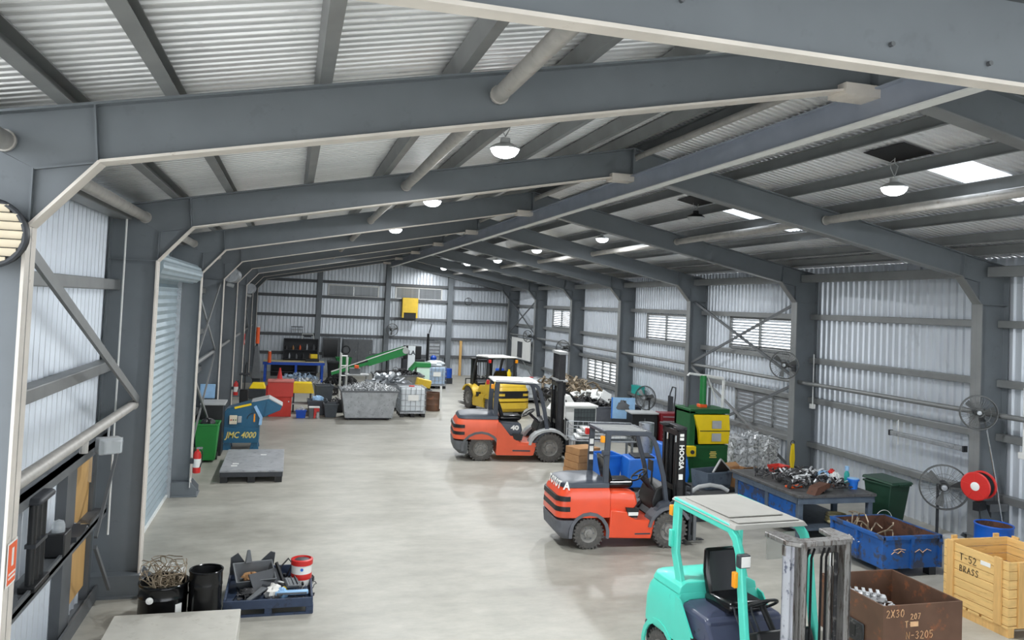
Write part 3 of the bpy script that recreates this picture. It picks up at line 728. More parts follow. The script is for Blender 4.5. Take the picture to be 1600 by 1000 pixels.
    if o.get('panel'):
        rf = B(MB().loft([[(xr1 - .1, -gh - .04, 2.09), (xf1 + .05, -gh - .04, 2.07), (xf1 + .05, gh + .04, 2.07), (xr1 - .1, gh + .04, 2.09)], [(xr1 - .08, -gh - .01, 2.13), (xf1 + .02, -gh - .01, 2.12), (xf1 + .02, gh + .01, 2.12), (xr1 - .08, gh + .01, 2.13)]]), 'roof_panel', o['panel'], bevel=.01)
        B(MB().box(xr1 + .02, xf1 - .22, -gh + .08, gh - .08, 2.128, 2.14), 'roof_hatch', o['panel'], rf, bevel=.004)
        B(MB().box(xf1 - .16, xf1 - .0, -gh + .04, gh - .04, 2.125, 2.136), 'roof_rib', o['panel'], rf, bevel=.004)
    else:
        rf = B(MB().box(xr1 - .08, xr1, -gh, gh, 2.05, 2.11).box(xf1 - .06, xf1 + .02, -gh, gh, 2.03, 2.1), 'guard_frame', G, bevel=.01)
        n = 6
        for k in range(1, n): B(MB().bar([(xr1 - .04, -gh + 2 * gh * k / n, 2.09), (xf1 - .02, -gh + 2 * gh * k / n, 2.08)], .035, .05), 'guard_bar', o.get('bars', G), rf)
    for sg in (-1, 1):
        l = B(MB().box(xr1 - .14, xr1 - .07, sg * gh - .04, sg * gh + .04, 1.9, 2.02), 'rear_lamp', 'amber' if sg < 0 else 'red', bevel=.01)
    # mast
    mh = o.get('mast_h', 2.1); MM = o.get('mast', 'mast_black'); mx = o.get('mast_x', 1.0)
    ms = bpy.data.objects.new('mast', None); col.objects.link(ms); ms.parent = t; ms.location = (0, o.get('mast_y', 0), 0)
    mw = o.get('mw', .36); hb_ = o.get('head_back', .06); fk = o.get('fork_len', 1.0)
    for sg in (-1, 1):
        y = sg * mw
        def ch(x0, x1, yo, yi, z0, z1):
            m = MB().box(x0, x1, min(yo, yo - sg * .02), max(yo, yo - sg * .02), z0, z1)
            m.box(x0, x0 + .022, min(yo, yi), max(yo, yi), z0, z1).box(x1 - .022, x1, min(yo, yi), max(yo, yi), z0, z1); return m
        B(ch(mx, mx + .14, y, y - sg * .075, .1, mh), 'outer_rail', o.get('outer', MM), ms, smooth=False, bevel=.004)
        B(ch(mx + .04, mx + .17, y - sg * .03, y - sg * .1, .12, mh + .02), 'inner_rail', MM, ms, smooth=False, bevel=.004)
        B(ch(mx + .075, mx + .2, y - sg * .06, y - sg * .13, .14, mh + .03), 'inner_rail', o.get('mast2', MM), ms, smooth=False, bevel=.004)
        B(MB().cyl((mx + .03, y - sg * .16, .15), (mx + .03, y - sg * .16, mh - .25), .03, n=10), 'lift_cylinder', MM, ms)
        B(MB().cyl((mx + .03, y - sg * .16, mh - .25), (mx + .03, y - sg * .16, mh - .02), .02, n=10), 'cylinder_rod', 'chrome', ms)
        B(MB().bar([(.62, sg * .26, .55), (mx + .05, sg * .3, .8)], .06, .06), 'tilt_cylinder', 'dark_grey', ms)
    B(MB().box(mx + .0, mx + .05, -mw - .01, mw + .01, mh - .12, mh - .02), 'mast_crossbar', MM, ms, bevel=.006)
    B(MB().prism([(mx - hb_, -mw - .05), (mx + .1, -mw - .05), (mx + .2, -mw + .05), (mx + .2, mw - .05), (mx + .1, mw + .05), (mx - hb_, mw + .05), (mx - hb_, mw - .1), (mx + .06, mw - .16), (mx + .06, -mw + .16), (mx - hb_, -mw + .1)], 'z', mh + .0, mh + .05), 'mast_head', o.get('head', MM), ms, bevel=.01)
    B(MB().box(mx + .02, mx + .06, -mw, mw, .95, 1.05), 'mast_crossbar', MM, ms, bevel=.006)
    m = MB()
    for y in (-.12, -.06, .06, .12): m.tube([(mx + .06, y, .4), (mx + .06, y, mh - .15), (mx + .1, y, mh - .05)], .013, 5)
    B(m, 'hydraulic_hoses', 'hose_black', ms)
    m = MB()
    for y in (-.2, .2): m.box(mx + .1, mx + .115, y - .02, y + .02, .4, mh - .1)
    B(m, 'lift_chain', 'scrap_dark', ms)
    cx = mx + .22
    m = MB().box(cx, cx + .05, -.5, .5, .1, .2).box(cx, cx + .05, -.5, .5, .44, .55)
    for y in (-.47, -.2, .2, .47): m.box(cx - .02, cx + .03, y - .03, y + .03, .1, .55)
    ca = B(m, 'fork_carriage', o.get('carriage', 'dark_grey'), ms, bevel=.006)
    if o.get('backrest', True):
        m = MB()
        for y in (-.48, -.24, 0, .24, .48): m.box(cx + .01, cx + .035, y - .014, y + .014, .55, 1.1)
        m.box(cx + .01, cx + .035, -.495, .495, 1.08, 1.12); B(m, 'load_backrest', o.get('carriage', 'dark_grey'), ms)
    for y in (-.26, .26):
        B(MB().prism([(cx + .05, .05), (cx + fk - .02, .05), (cx + fk, .06), (cx + .3 * fk, .1), (cx + .1, .12), (cx + .1, .58), (cx + .05, .58)], 'y', y - .06, y + .06), 'fork', o.get('fork', 'scrap_dark'), ms, bevel=.004)
    for sg in (-1, 1):
        wheel(t, xr_ * kx, sg * (hw - .11) * ky, Rr * kz, .2 * ky); wheel(t, xf_ * kx, sg * (hw - .09) * ky, Rf * kz, .24 * ky)
    return t, B, ms

# near orange-red truck
toy, B, ms = forklift('bright orange-red forklift with charcoal pillars, standing behind the turquoise forklift', (6.13, 14.02, 0), math.radians(-3),
    dict(body='toyota_orange', dark='charcoal', grey='bumper_grey', fender='bumper_grey', bars='light_grey', mast='mast_black', mast_h=2.12, fork_len=.4))
MB().box(1.3, 1.36, -.5, .3, .1, .62).build('load_clamp', 'mid_grey', toy, bevel=.01)
xr_t, hw_t, rc_t = -1.265, .525, .2
def on_tail(s):
    a_len = PI / 2 * rc_t; flat = 2 * (hw_t - rc_t)
    if s < flat: return (xr_t, hw_t - rc_t - s), (0, -1)
    if s < flat + a_len:
        a = PI + (s - flat) / rc_t; return (xr_t + rc_t + rc_t * math.cos(a), -hw_t + rc_t + rc_t * math.sin(a)), (-math.sin(a), math.cos(a))
    return (xr_t + rc_t + s - flat - a_len, -hw_t), (1, 0)
for i, ch in enumerate('TOYOTA'):
    (px_, py_), (dx_, dy_) = on_tail(.1 + .15 * i)
    nx_, ny_ = dy_, -dx_
    text(ch, .19, 'wheel_white', toy, (px_ + .03 * nx_, py_ + .03 * ny_, 1.125), (dx_, dy_, 0), (-.25 * nx_, -.25 * ny_, 1), bold=.007, sx=.9)
text('HOOSA', .13, 'wheel_white', toy, (1.07, -.372, 1.62), (0, 0, -1), (1, 0, 0), bold=.004)
for z in (2.0, 1.93): MB().box(1.03, 1.11, -.374, -.362, z, z + .05).build('decal', 'wheel_white', toy)
MB().box(1.03, 1.11, -.374, -.362, 1.2, 1.3).build('decal', 'wheel_white', toy)
MB().box(-.02, .17, -.575, -.567, .6, .66).build('decal', 'wheel_white', toy)
MB().box(.12, .42, -.566, -.559, .255, .28).build('decal', 'charcoal', toy)
for z in (1.72, 1.58, 1.42): MB().box(-.475, -.4, .42, .432, z, z + .1).build('decal', 'wheel_white', toy)
MB().box(-.53, -.4, -.52, -.42, 1.68, 1.76).build('pillar_bracket', 'charcoal', toy, bevel=.01)
MB().prism([(.62, 1.02), (.64, 1.36), (.66, 1.36), (.66, 1.02)], 'y', -.01, .01).box(.6, .63, -.1, .1, 1.3, 1.5).build('display_stalk', 'black_plastic', toy)

# older orange truck further back
ora, B, ms = forklift('faded orange forklift with white roof, side-on in the middle of the floor', (6.24, 22.1, 0), math.radians(-7),
    dict(body='faded_orange', dark='charcoal', grey='mid_grey', fender='light_grey', panel='white_paint', mast_h=2.1, k=(1.25, 1.28, 1.05), Rr=.33, Rf=.38, hood='charcoal', cover='charcoal', mast_x=.98, gx=(-.42, .46), fork_len=.4))
for sg in (-1, 1): B(MB().prism([(-.4, .17), (-.4, 1.03), (-.34, 1.03), (.06, .45), (.42, .43), (.4, .17)], 'y', sg * .56, sg * .575), 'side_panel', 'faded_orange', smooth=False)
text('40', .17, 'wheel_white', ora, (.0, -.69, .93), (1, 0, 0), (0, .0, 1), bold=.008, sx=1.3)
MB().box(-.05, .45, -.742, -.735, .29, .33).build('decal', 'charcoal', ora)
B(MB().box(.97, 1.2, -.4, .4, 2.12, 2.17), 'mast_top_bar', 'light_grey')
B(MB().box(1.0, 1.14, -.37, -.3, 2.1, 2.9).box(1.0, 1.14, .3, .37, 2.1, 2.9).box(1.03, 1.1, -.3, .3, 2.1, 2.2), 'mast_extension', 'mast_black', ms)
B(MB().box(.98, 1.18, -.42, .42, 2.86, 2.93), 'mast_top_bar', 'light_grey', ms)
B(MB().box(1.15, 1.18, -.31, -.25, 1.1, 1.75), 'decal', 'wheel_white', ms)

# yellow truck, seen from behind
yel, B, ms = forklift('yellow forklift parked behind the faded orange one, seen from its tail', (8.2, 31.75, 0), math.radians(101),
    dict(body='yellow_truck', dark='dark_grey', grey='yellow_truck', fender='yellow_truck', panel='white_paint', mast_h=1.9, k=(1.3, 1.3, 1.06), Rr=.36, Rf=.42, hood='yellow_truck', cover='yellow_truck', bumper='yellow_truck', guard='dark_grey'))
B(MB().box(-1.365, -1.35, -.3, .3, .7, .9), 'grille', 'black_plastic')

# turquoise truck in the foreground
tea, B, ms = forklift('turquoise forklift with grey roof panel in the right foreground', (4.99, 8.0, 0), math.radians(-86),
    dict(body='teal', dark='cowl_blue', grey='teal', bumper='dark_grey', fender='cowl_blue', hood='teal', cover='cowl_blue', guard='teal', panel='guard_grey', mast='mast_metal', mast2='mast_metal', outer='mast_pale', head='mast_metal',
         mast_h=2.1, gx=(-.62, .5), gw=.43, pw=.1, mast_x=1.1, mw=.36, mast_y=.06, head_back=.22, vents=False, carriage='dark_grey', tail=-1.2, backrest=False))
B(MB().box(.62, .7, -.5, -.36, 1.72, 1.86), 'work_lamp', 'dark_grey', bevel=.02)
B(MB().box(.701, .708, -.485, -.375, 1.735, 1.845), 'work_lamp_lens', 'wheel_white', bevel=.01)
B(MB().box(.56, .62, -.5, -.44, 1.5, 1.66), 'indicator', 'amber', bevel=.01)
B(MB().box(.46, .475, .0, .36, 1.72, 2.0), 'sun_visor', 'smoke_pane')
B(MB().box(-.7, -.64, -.5, -.44, 1.55, 1.75), 'pillar_bracket', 'teal', bevel=.01)
B(MB().loft([[(-.36, -.53, .6), (.5, -.53, .55), (.5, .53, .55), (-.36, .53, .6)], [(-.36, -.5, .98), (.12, -.5, .97), (.12, .5, .97), (-.36, .5, .98)], [(-.36, -.4, 1.04), (.05, -.4, 1.03), (.05, .4, 1.03), (-.36, .4, 1.04)]]), 'side_cowl', 'cowl_blue', bevel=.03)
for sg in (-1, 1): B(MB().prism([(-.4, .56), (-.4, 1.08), (-.3, 1.06), (.0, .7), (.45, .42), (.4, .3), (-.1, .5)], 'y', sg * .545, sg * .565), 'side_panel', 'teal', smooth=False)
# ------------------------------------------------------------------ shared builders for loose things
def pile(name, label, cat, material, x0, x1, y0, y1, z0, z1, n, size, seed, kinds='bxr'):
    """uncountable scrap heap: jumbled bars, plates and rings, one object"""
    r = random.Random(seed); m = MB()
    for _ in range(n):
        u, v = r.random(), r.random(); c = Vector((x0 + (x1 - x0) * u, y0 + (y1 - y0) * v, 0))
        hump = 1 - .55 * max(abs(u - .5), abs(v - .5)) * 2
        c.z = z0 + (z1 - z0) * hump * r.uniform(.55, 1.0); s_ = size * r.uniform(.5, 1.5); rot = euler(r.uniform(-.9, .9), r.uniform(-.9, .9), r.uniform(0, 6.3))
        k = r.choice(kinds)
        if k == 'b': m.cbox(c, (s_ * 2.2, s_ * .3, s_ * .25), rot)
        elif k == 'x': m.cbox(c, (s_ * 1.2, s_ * .9, s_ * .12), rot)
        elif k == 'c': m.cyl(c - rot @ Vector((0, 0, s_ * .5)), c + rot @ Vector((0, 0, s_ * .5)), s_ * .35, n=8)
        else:
            pts = [c + rot @ Vector((s_ * .8 * math.cos(a), s_ * .8 * math.sin(a), .02 * math.sin(3 * a))) for a in [2 * PI * q / 9 for q in range(9)]]
            m.tube(pts, s_ * .09, 4, True)
    o = m.build(name, material, smooth=False); return tag(o, label, cat, kind='stuff')
def tangle(name, label, cat, material, c, R, h, n, r0, seed, lean=1.0):
    r = random.Random(seed); m = MB()
    for _ in range(n):
        a = r.uniform(0, 6.28); p = Vector((c[0] + R * .5 * math.cos(a), c[1] + R * .5 * math.sin(a), c[2] + r.uniform(-.1, .05))); pts = [p]
        d = Vector((r.uniform(-1, 1), r.uniform(-1, 1), r.uniform(.2, 1.4)))
        for k in range(7):
            d = (d + Vector((r.uniform(-.9, .9), r.uniform(-.9, .9), r.uniform(-.75, .45)))).normalized(); p = p + d * .12 * lean
            q = Vector((p.x - c[0], p.y - c[1], 0))
            if q.length > R: p = Vector((c[0] + q.x / q.length * R, c[1] + q.y / q.length * R, p.z))
            p.z = min(max(p.z, c[2] - .12), c[2] + h); pts.append(p)
        m.tube(pts, r0, 5)
    o = m.build(name, material); return tag(o, label, cat, kind='stuff')
def ibc(label, loc, rz, bottle='ibc_white', filled=True):
    t = thing('ibc_tank', label, 'tank', loc, rz, 'caged bulk containers')
    MB().box(-.48, .48, -.55, .55, .14, .2).build('pallet_deck', 'galv', t, smooth=False)
    for x in (-.4, 0, .4):
        for y in (-.47, 0, .47): MB().box(x - .07, x + .07, y - .07, y + .07, .0, .14).build('pallet_foot', 'black_plastic', t, smooth=False)
    MB().box(-.44, .44, -.51, .51, .2, 1.08).build('bottle', bottle, t, bevel=.06)
    MB().cyl((0, 0, 1.07), (0, 0, 1.13), .11, n=16).build('filler_cap', 'red' if filled else 'black_plastic', t)
    m = MB()
    for z in (.24, .42, .64, .86, 1.1): m.tube([(-.48, -.55, z), (.48, -.55, z), (.48, .55, z), (-.48, .55, z)], .011, 5, True)
    for k in range(6):
        x = -.48 + .96 * k / 5; y = -.55 + 1.1 * k / 5
        for sg in (-1, 1): m.tube([(x, sg * .55, .18), (x, sg * .55, 1.1)], .011, 5); m.tube([(sg * .48, y, .18), (sg * .48, y, 1.1)], .011, 5)
    for y in (-.2, .2): m.tube([(-.48, y, 1.1), (.48, y, 1.1)], .012, 5)
    m.build('cage', 'galv', t)
    MB().box(-.2, .2, -.562, -.556, .62, .84).build('label_plate', 'wheel_white', t, smooth=False)
    return t
def fan_head(t, loc, R, facing, tilt=0.0):
    """round wire cage with blades; facing = direction of the air stream (angle about z)"""
    h = bpy.data.objects.new('fan_head', None); col.objects.link(h); h.parent = t; h.location = loc; h.rotation_euler = (0, tilt, facing)
    m = MB()
    for rr, x in ((R, 0), (R * .98, .05), (R * .98, -.05)): m.torus((x, 0, 0), rr, .008 if x else .014, 'x', 30, 5)
    m.torus((.075, 0, 0), R * .25, .006, 'x', 16, 4); m.torus((.07, 0, 0), R * .62, .004, 'x', 24, 4)
    for k in range(36):
        a = 2 * PI * k / 36; c_, s_ = math.cos(a), math.sin(a)
        m.tube([(.08, R * .12 * c_, R * .12 * s_), (.075, R * .6 * c_, R * .6 * s_), (.04, R * .97 * c_, R * .97 * s_), (0, R * c_, R * s_)], .0028, 3)
        if k % 2 == 0: m.tube([(-.1, R * .15 * c_, R * .15 * s_), (-.05, R * .96 * c_, R * .96 * s_)], .003, 3)
    m.build('wire_guard', 'fan_wire', h)
    m = MB()
    for k in range(3):
        a = 2 * PI * k / 3 + .3; pts = []
        for q, (rr, wd_) in enumerate(((.12, .1), (.35, .26), (.65, .34), (.88, .26))):
            pts.append((rr, wd_))
        def P(rr, da, dx):
            return (dx, R * rr * math.cos(a + da), R * rr * math.sin(a + da))
        ring = [P(rr, -w_ * .7, -.02) for rr, w_ in pts] + [P(rr, w_ * .7, .03) for rr, w_ in pts[::-1]]
        b = [(p[0] + .006, p[1], p[2]) for p in ring]; n = len(ring)
        m.add(ring + b, [tuple(range(n)), tuple(range(n, 2 * n))[::-1]] + [(i, (i + 1) % n, n + (i + 1) % n, n + i) for i in range(n)])
    m.build('fan_blades', 'fan_blade', h)
    MB().lathe([(0, .09), (R * .12, .085), (R * .13, .05), (R * .12, -.03)], axis='x', n=14).build('hub', 'galv', h)
    MB().lathe([(R * .2, -.06), (R * .24, -.1), (R * .24, -.22), (R * .12, -.26), (0, -.26)], axis='x', n=14).build('motor', 'dark_grey', h)
    return h
def wall_fan(label, loc, R, facing, wallx):
    t = thing('wall_fan', label, 'fan', loc, 0, 'wall fans')
    fan_head(t, (0, 0, 0), R, facing)
    d = wallx - loc[0]; b = Vector((-.25 * math.cos(facing), -.25 * math.sin(facing), 0))
    MB().tube([b, b + Vector((d * .4, .06, -.05)), (d, .1, -.05)], .03, 8).build('bracket_arm', 'dark_grey', t)
    MB().box(d - .03, d, .02, .18, -.17, .07).build('bracket_plate', 'dark_grey', t, smooth=False)
    return t
def wheelie(name, label, loc, rz, material, lid=True):
    t = thing(name, label, 'bin', loc, rz)
    MB().tub((-.22, .22, -.2, .22, .06), (-.28, .28, -.34, .34, 1.0), .02).build('body', material, t, bevel=.015)
    MB().box(-.3, .3, -.36, -.32, .96, 1.0).box(-.3, .3, .32, .36, .96, 1.0).box(-.3, -.26, -.34, .34, .96, 1.0).box(.26, .3, -.34, .34, .96, 1.0).build('rim', material, t, bevel=.008)
    MB().tube([(-.22, .38, .96), (.22, .38, .96)], .018, 8).build('handle', material, t)
    for sg in (-1, 1): MB().cyl((sg * .2, .24, .1), (sg * .25, .24, .1), .1, n=16).build('wheel', 'black_plastic', t)
    if lid:
        MB().loft([[(-.31, -.4, 1.0), (.31, -.4, 1.0), (.31, .38, 1.03), (-.31, .38, 1.03)], [(-.29, -.37, 1.05), (.29, -.37, 1.05), (.29, .36, 1.09), (-.29, .36, 1.09)]]).build('lid', material, t, bevel=.015)
        MB().box(-.12, .12, -.42, -.38, 1.0, 1.03).build('lid_grip', material, t)
    return t
def open_drum(name, label, loc, r, h, material, inside='black_plastic', ribs=(.34, .67), group=None):
    t = thing(name, label, 'drum', loc, 0, group)
    prof = [(0, .0), (r * .97, .0), (r, .015)]
    for q in ribs: prof += [(r, h * q - .025), (r * 1.03, h * q), (r, h * q + .025)]
    prof += [(r, h - .03), (r * 1.03, h - .015), (r * 1.02, h), (r * .96, h), (r * .96, .03), (0, .03)]
    MB().lathe(prof, n=32).build('shell', material, t)
    MB().lathe([(r * .955, h - .01), (r * .955, .032), (0, .032)], n=32).build('lining', inside, t)
    MB().torus((0, 0, h), r * 1.0, .012, 'z', 32, 6).build('rim_bead', material, t)
    return t

# ------------------------------------------------------------------ right side: baler, bale, workbench
t = thing('baler', 'tall green baling press with a yellow loading door, beside the workbench', 'machine', (10.48, 18.75, 0))
MB().box(-.52, .52, -.4, .4, .05, .92).build('lower_chamber', 'baler_green', t, bevel=.01)
MB().box(-.56, .5, -.44, .44, .93, .99).build('frame_band', 'baler_green', t, bevel=.006)
MB().box(-.6, -.44, -.42, .42, 0, 1.85).box(.4, .54, -.2, .42, 0, 1.86).box(-.6, .54, .3, .42, .9, 1.88).box(-.6, .54, -.42, .42, 1.78, 1.9).build('press_frame', 'baler_green', t, bevel=.01)
d = MB().loft([[(-.34, -.46, 1.02), (.5, -.46, 1.02), (.5, -.4, 1.02), (-.34, -.4, 1.02)], [(-.38, -.52, 1.36), (.5, -.52, 1.36), (.5, -.4, 1.36), (-.38, -.4, 1.36)], [(-.5, -.46, 1.76), (.5, -.46, 1.76), (.5, -.38, 1.76), (-.5, -.38, 1.76)]]).build('loading_door', 'yellow', t, bevel=.01)
MB().box(-.36, .5, -.53, -.515, 1.35, 1.37).build('door_seam', 'black_plastic', d)
for z in (1.1, 1.42): MB().box(-.02, .24, -.535, -.52, z, z + .2).build('notice', 'light_grey', d)
MB().box(-.76, -.46, -.56, -.42, .72, .98).build('control_box', 'yellow', t, bevel=.02)
MB().cyl((-.58, -.56, .84), (-.58, -.6, .84), .05, n=12).build('red_button', 'dark_grey', t)
for z in (.12, .55, .88): MB().box(-.5, .5, -.43, -.4, z, z + .05).build('chamber_rib', 'baler_green', t, smooth=False)
for k in range(4): MB().box(.0 + .02 * (k % 2), .2 - .02 * (k % 2), -.408, -.4, .66 + .045 * k, .685 + .045 * k).build('faded_decal', 'gold', t)
MB().cyl((-.02, 0, 1.88), (-.02, 0, 2.72), .085, n=16).build('press_cylinder', 'bright_green', t)
MB().tube([(-.02, 0, 2.72), (-.4, .05, 2.76), (-.45, .05, 2.7)], .03, 8).tube([(-.02, -.02, 2.72), (.5, -.1, 2.66), (.52, -.1, 2.6), (.5, -.1, 1.9)], .04, 8).tube([(.1, 0, 2.7), (.4, 0, 2.0)], .018, 6).build('hydraulic_pipes', 'white_paint', t)
MB().cyl((-.42, .1, 1.88), (-.42, .1, 2.7), .05, n=12).cyl((.24, .12, 1.88), (.24, .12, 2.4), .035, n=10).build('guide_posts', 'steel_dark', t)
MB().box(-.14, .06, -.1, .1, 1.9, 1.98).build('valve_block', 'signal_orange', t, bevel=.01)
# silver bale
m = MB(); r_ = random.Random(3); nx, nz = 12, 9
def jig(p, s=.035): return tuple(c + r_.uniform(-s, s) for c in p)
for (o_, u_, v_) in (((0, 0, 0), (1.25, 0, 0), (0, 0, .95)), ((0, 0, 0), (0, .95, 0), (0, 0, .95)), ((0, .95, 0), (1.25, 0, 0), (0, 0, .95)), ((1.25, 0, 0), (0, .95, 0), (0, 0, .95)), ((0, 0, .95), (1.25, 0, 0), (0, .95, 0))):
    o_, u_, v_ = Vector(o_), Vector(u_), Vector(v_); vs = []
    for i in range(nx + 1):
        for j in range(nz + 1):
            e = i in (0, nx) or j in (0, nz); vs.append(jig(o_ + u_ * i / nx + v_ * j / nz, .015 if e else .04))
    m.add(vs, [(i * (nz + 1) + j, (i + 1) * (nz + 1) + j, (i + 1) * (nz + 1) + j + 1, i * (nz + 1) + j + 1) for i in range(nx) for j in range(nz)])
for k in range(70):
    c = Vector((r_.uniform(0, 1.25), r_.choice((0, .02, r_.uniform(0, .95))), r_.uniform(.1, .98)))
    if c.y > .05: c.z = .97
    m.cbox(c, (r_.uniform(.1, .35), r_.uniform(.02, .06), r_.uniform(.03, .12)), euler(r_.uniform(-.6, .6), r_.uniform(-.8, .8), r_.uniform(-.4, .4)))
bale = thing('scrap_bale', 'big square silver bale of crushed aluminium beside the green baler', 'bale', (11.5, 18.75, .1))
m.build('crushed_metal', 'scrap_silver', bale, smooth=False)
MB().box(0, 1.25, .05, .15, -.1, 0).box(0, 1.25, .75, .85, -.1, 0).build('bearers', 'pine_post', bale, smooth=False)
m = MB()
for x in (.3, .62, .95): m.tube([(x, -.05, 0), (x, -.05, .98), (x, .5, 1.0), (x, 1.0, .98), (x, 1.0, 0)], .008, 4)
m.build('bale_ties', 'galv', bale)

# workbench
wb = thing('workbench', 'long grey-blue steel workbench covered with parts, by the right wall', 'workbench', (10.5, 14.6, 0))
MB().box(-.9, .9, -1.2, 1.25, .84, .9).build('bench_top', 'bench_top', wb, bevel=.008)
for x in (-.8, .8):
    for y in (-1.1, -.05, 1.1): MB().box(x - .05, x + .05, y - .05, y + .05, 0, .84).build('leg', 'bench_grey', wb, smooth=False, bevel=.006)
MB().box(-.85, .85, -1.15, 1.2, .2, .24).build('lower_shelf', 'bench_grey', wb, smooth=False)
MB().box(-.88, -.84, -1.15, 1.2, .72, .84).box(-.88, .88, -1.17, -1.13, .72, .84).build('apron', 'bench_grey', wb, smooth=False)
for a, b in ((-1.04, -.1), (.01, 1.04)): MB().box(-.83, -.81, a, b, .26, .7).build('side_panel', 'skip_blue', wb, smooth=False)
pile('scrap_parts', 'jumble of stripped metal parts and fittings strewn over the workbench', 'scrap', 'scrap_dark', 9.75, 11.2, 13.6, 15.4, .92, 1.12, 150, .1, 11, 'bxrc')
pile('bright_scrap', 'heap of bright cut aluminium offcuts on the workbench', 'scrap', 'scrap_silver', 10.0, 11.2, 13.9, 15.1, .94, 1.14, 60, .1, 12, 'bx')
def small(name, label, cat, mb, material, **k): return tag(mb.build(name, material, **k), label, cat)
sb = thing('parts_tray', 'red-brown plastic parts tray at the far end of the workbench', 'tray', (10.6, 15.55, .9), .3)
MB().tub((-.15, .15, -.12, .12, 0), (-.2, .2, -.15, .15, .14), .012).build('body', 'red_cab', sb)
MB().box(-.2, .2, -.165, -.15, .1, .13).build('lip', 'red_cab', sb)
bw = thing('blue_tub', 'round blue plastic tub standing on the workbench', 'tub', (11.2, 13.85, .9))
MB().lathe([(0, 0), (.08, 0), (.1, .17), (.12, .17), (.12, .2), (.09, .2), (.08, .02), (0, .02)], n=18).build('body', 'blue', bw); MB().lathe([(.1, .175), (.11, .215), (.0, .22)], n=18).build('lid', 'pale_blue', bw)
bo = thing('spray_bottle', 'slim teal bottle with light blue cap at the back of the workbench', 'bottle', (11.32, 14.2, .9))
MB().lathe([(0, 0), (.05, 0), (.055, .03), (.055, .22), (.03, .28), (.025, .3)], n=14).build('body', 'teal_box', bo); MB().lathe([(.04, .29), (.045, .38), (.0, .39)], n=14).build('cap', 'pale_blue', bo)
rg = thing('cloth_bundle', 'crumpled blue, white and red cloth bundle on the workbench', 'cloth', (11.0, 14.55, .95))
def rag(seed, sx, sy, sz, n=8):
    r2 = random.Random(seed); m = MB(); vs = []
    for i in range(n + 1):
        for j in range(n * 2):
            a = PI * i / n - PI / 2; b = PI * j / n; k = r2.uniform(.7, 1.2)
            vs.append((sx * math.cos(a) * math.cos(b) * k, sy * math.cos(a) * math.sin(b) * k, max(-.05, sz * math.sin(a) * k)))
    return m.add(vs, [(i * 2 * n + j, i * 2 * n + (j + 1) % (2 * n), (i + 1) * 2 * n + (j + 1) % (2 * n), (i + 1) * 2 * n + j) for i in range(n) for j in range(2 * n)])
rag(5, .2, .16, .16).build('blue_cloth', 'pale_blue', rg); rag(6, .16, .14, .14).xf(Matrix.Translation((.22, -.12, .02))).build('white_cloth', 'white_paint', rg); rag(8, .07, .07, .07).xf(Matrix.Translation((.2, -.02, .14))).build('red_cloth', 'red', rg)
hd = thing('car_bracket', 'rusty brown curved bracket at the near edge of the workbench', 'part', (10.2, 13.55, .9), .3)
MB().prism([(-.3, 0), (-.2, .14), (.1, .2), (.3, .16), (.3, .12), (.1, .1), (-.1, .03), (-.15, 0)], 'y', -.1, .1).build('bracket', 'skip_rust', hd); MB().cyl((.2, -.12, .14), (.2, .12, .14), .03, n=10).build('pivot_tube', 'scrap_dark', hd)
ob = thing('orange_tool', 'flat orange plastic tool case on the workbench edge', 'tool case', (9.95, 14.05, .9), .2)
MB().box(-.18, .18, -.07, .07, 0, .05).build('case', 'signal_orange', ob, bevel=.015); MB().tube([(-.06, -.07, .03), (-.05, -.1, .03), (.05, -.1, .03), (.06, -.07, .03)], .01, 6).build('handle', 'black_plastic', ob)
bb = thing('bucket', 'bright blue bucket with wire handle under the end of the workbench', 'bucket', (11.62, 13.45, 0))
MB().lathe([(0, .0), (.15, 0), (.18, .38), (.19, .38), (.19, .4), (.165, .4), (.14, .02), (0, .02)], n=22).build('body', 'blue', bb); MB().torus((0, 0, .36), .2, .006, 'y', 16, 4, (0, PI)).xf(Matrix.Translation((0, 0, 0))).build('handle', 'wheel_white', bb)
# cardboard and wire bits in front of the baler
sk = thing('grey_crate', 'small grey-blue metal crate of offcuts in front of the green baler', 'crate', (9.55, 16.6, .35), .25)
MB().tub((-.35, .35, -.25, .25, 0), (-.38, .38, -.28, .28, .38), .015).build('body', 'bench_grey', sk); MB().box(-.4, .4, -.3, -.28, .34, .38).build('rim', 'bench_grey', sk)
stn = thing('trolley', 'low dark steel trolley carrying a grey crate by the baler', 'trolley', (9.7, 16.7, 0), .2)
MB().box(-.7, .7, -.45, .45, .27, .345).build('deck', 'dark_grey', stn, bevel=.01)
for x in (-.55, .55):
    for y in (-.35, .35): MB().cyl((x, y - .03, .11), (x, y + .03, .11), .11, n=14).build('castor', 'black_plastic', stn); 
for x in (-.55, .55): MB().box(x - .04, x + .04, -.4, .4, .2, .27).build('axle_bar', 'dark_grey', stn, smooth=False)
fb = thing('wire_screen', 'tilted square wire-edged dark frame standing in the grey crate', 'screen', (9.75, 16.5, .72), .3)
rot = Matrix.Rotation(.7, 4, 'Y')
m = MB().box(-.22, .22, -.02, .02, -.2, -.17).box(-.22, .22, -.02, .02, .17, .2).box(-.22, -.19, -.02, .02, -.2, .2).box(.19, .22, -.02, .02, -.2, .2).xf(rot); m.build('frame', 'light_grey', fb)
MB().box(-.2, .2, -.01, .01, -.18, .18).xf(rot).build('panel', 'black_plastic', fb)
cb = thing('cardboard_box', 'open brown cardboard box beside the grey crate, at the bench end', 'box', (10.25, 16.55, .35), .3)
MB().tub((-.22, .22, -.2, .2, 0), (-.22, .22, -.2, .2, .42), .01).build('body', 'cardboard', cb)
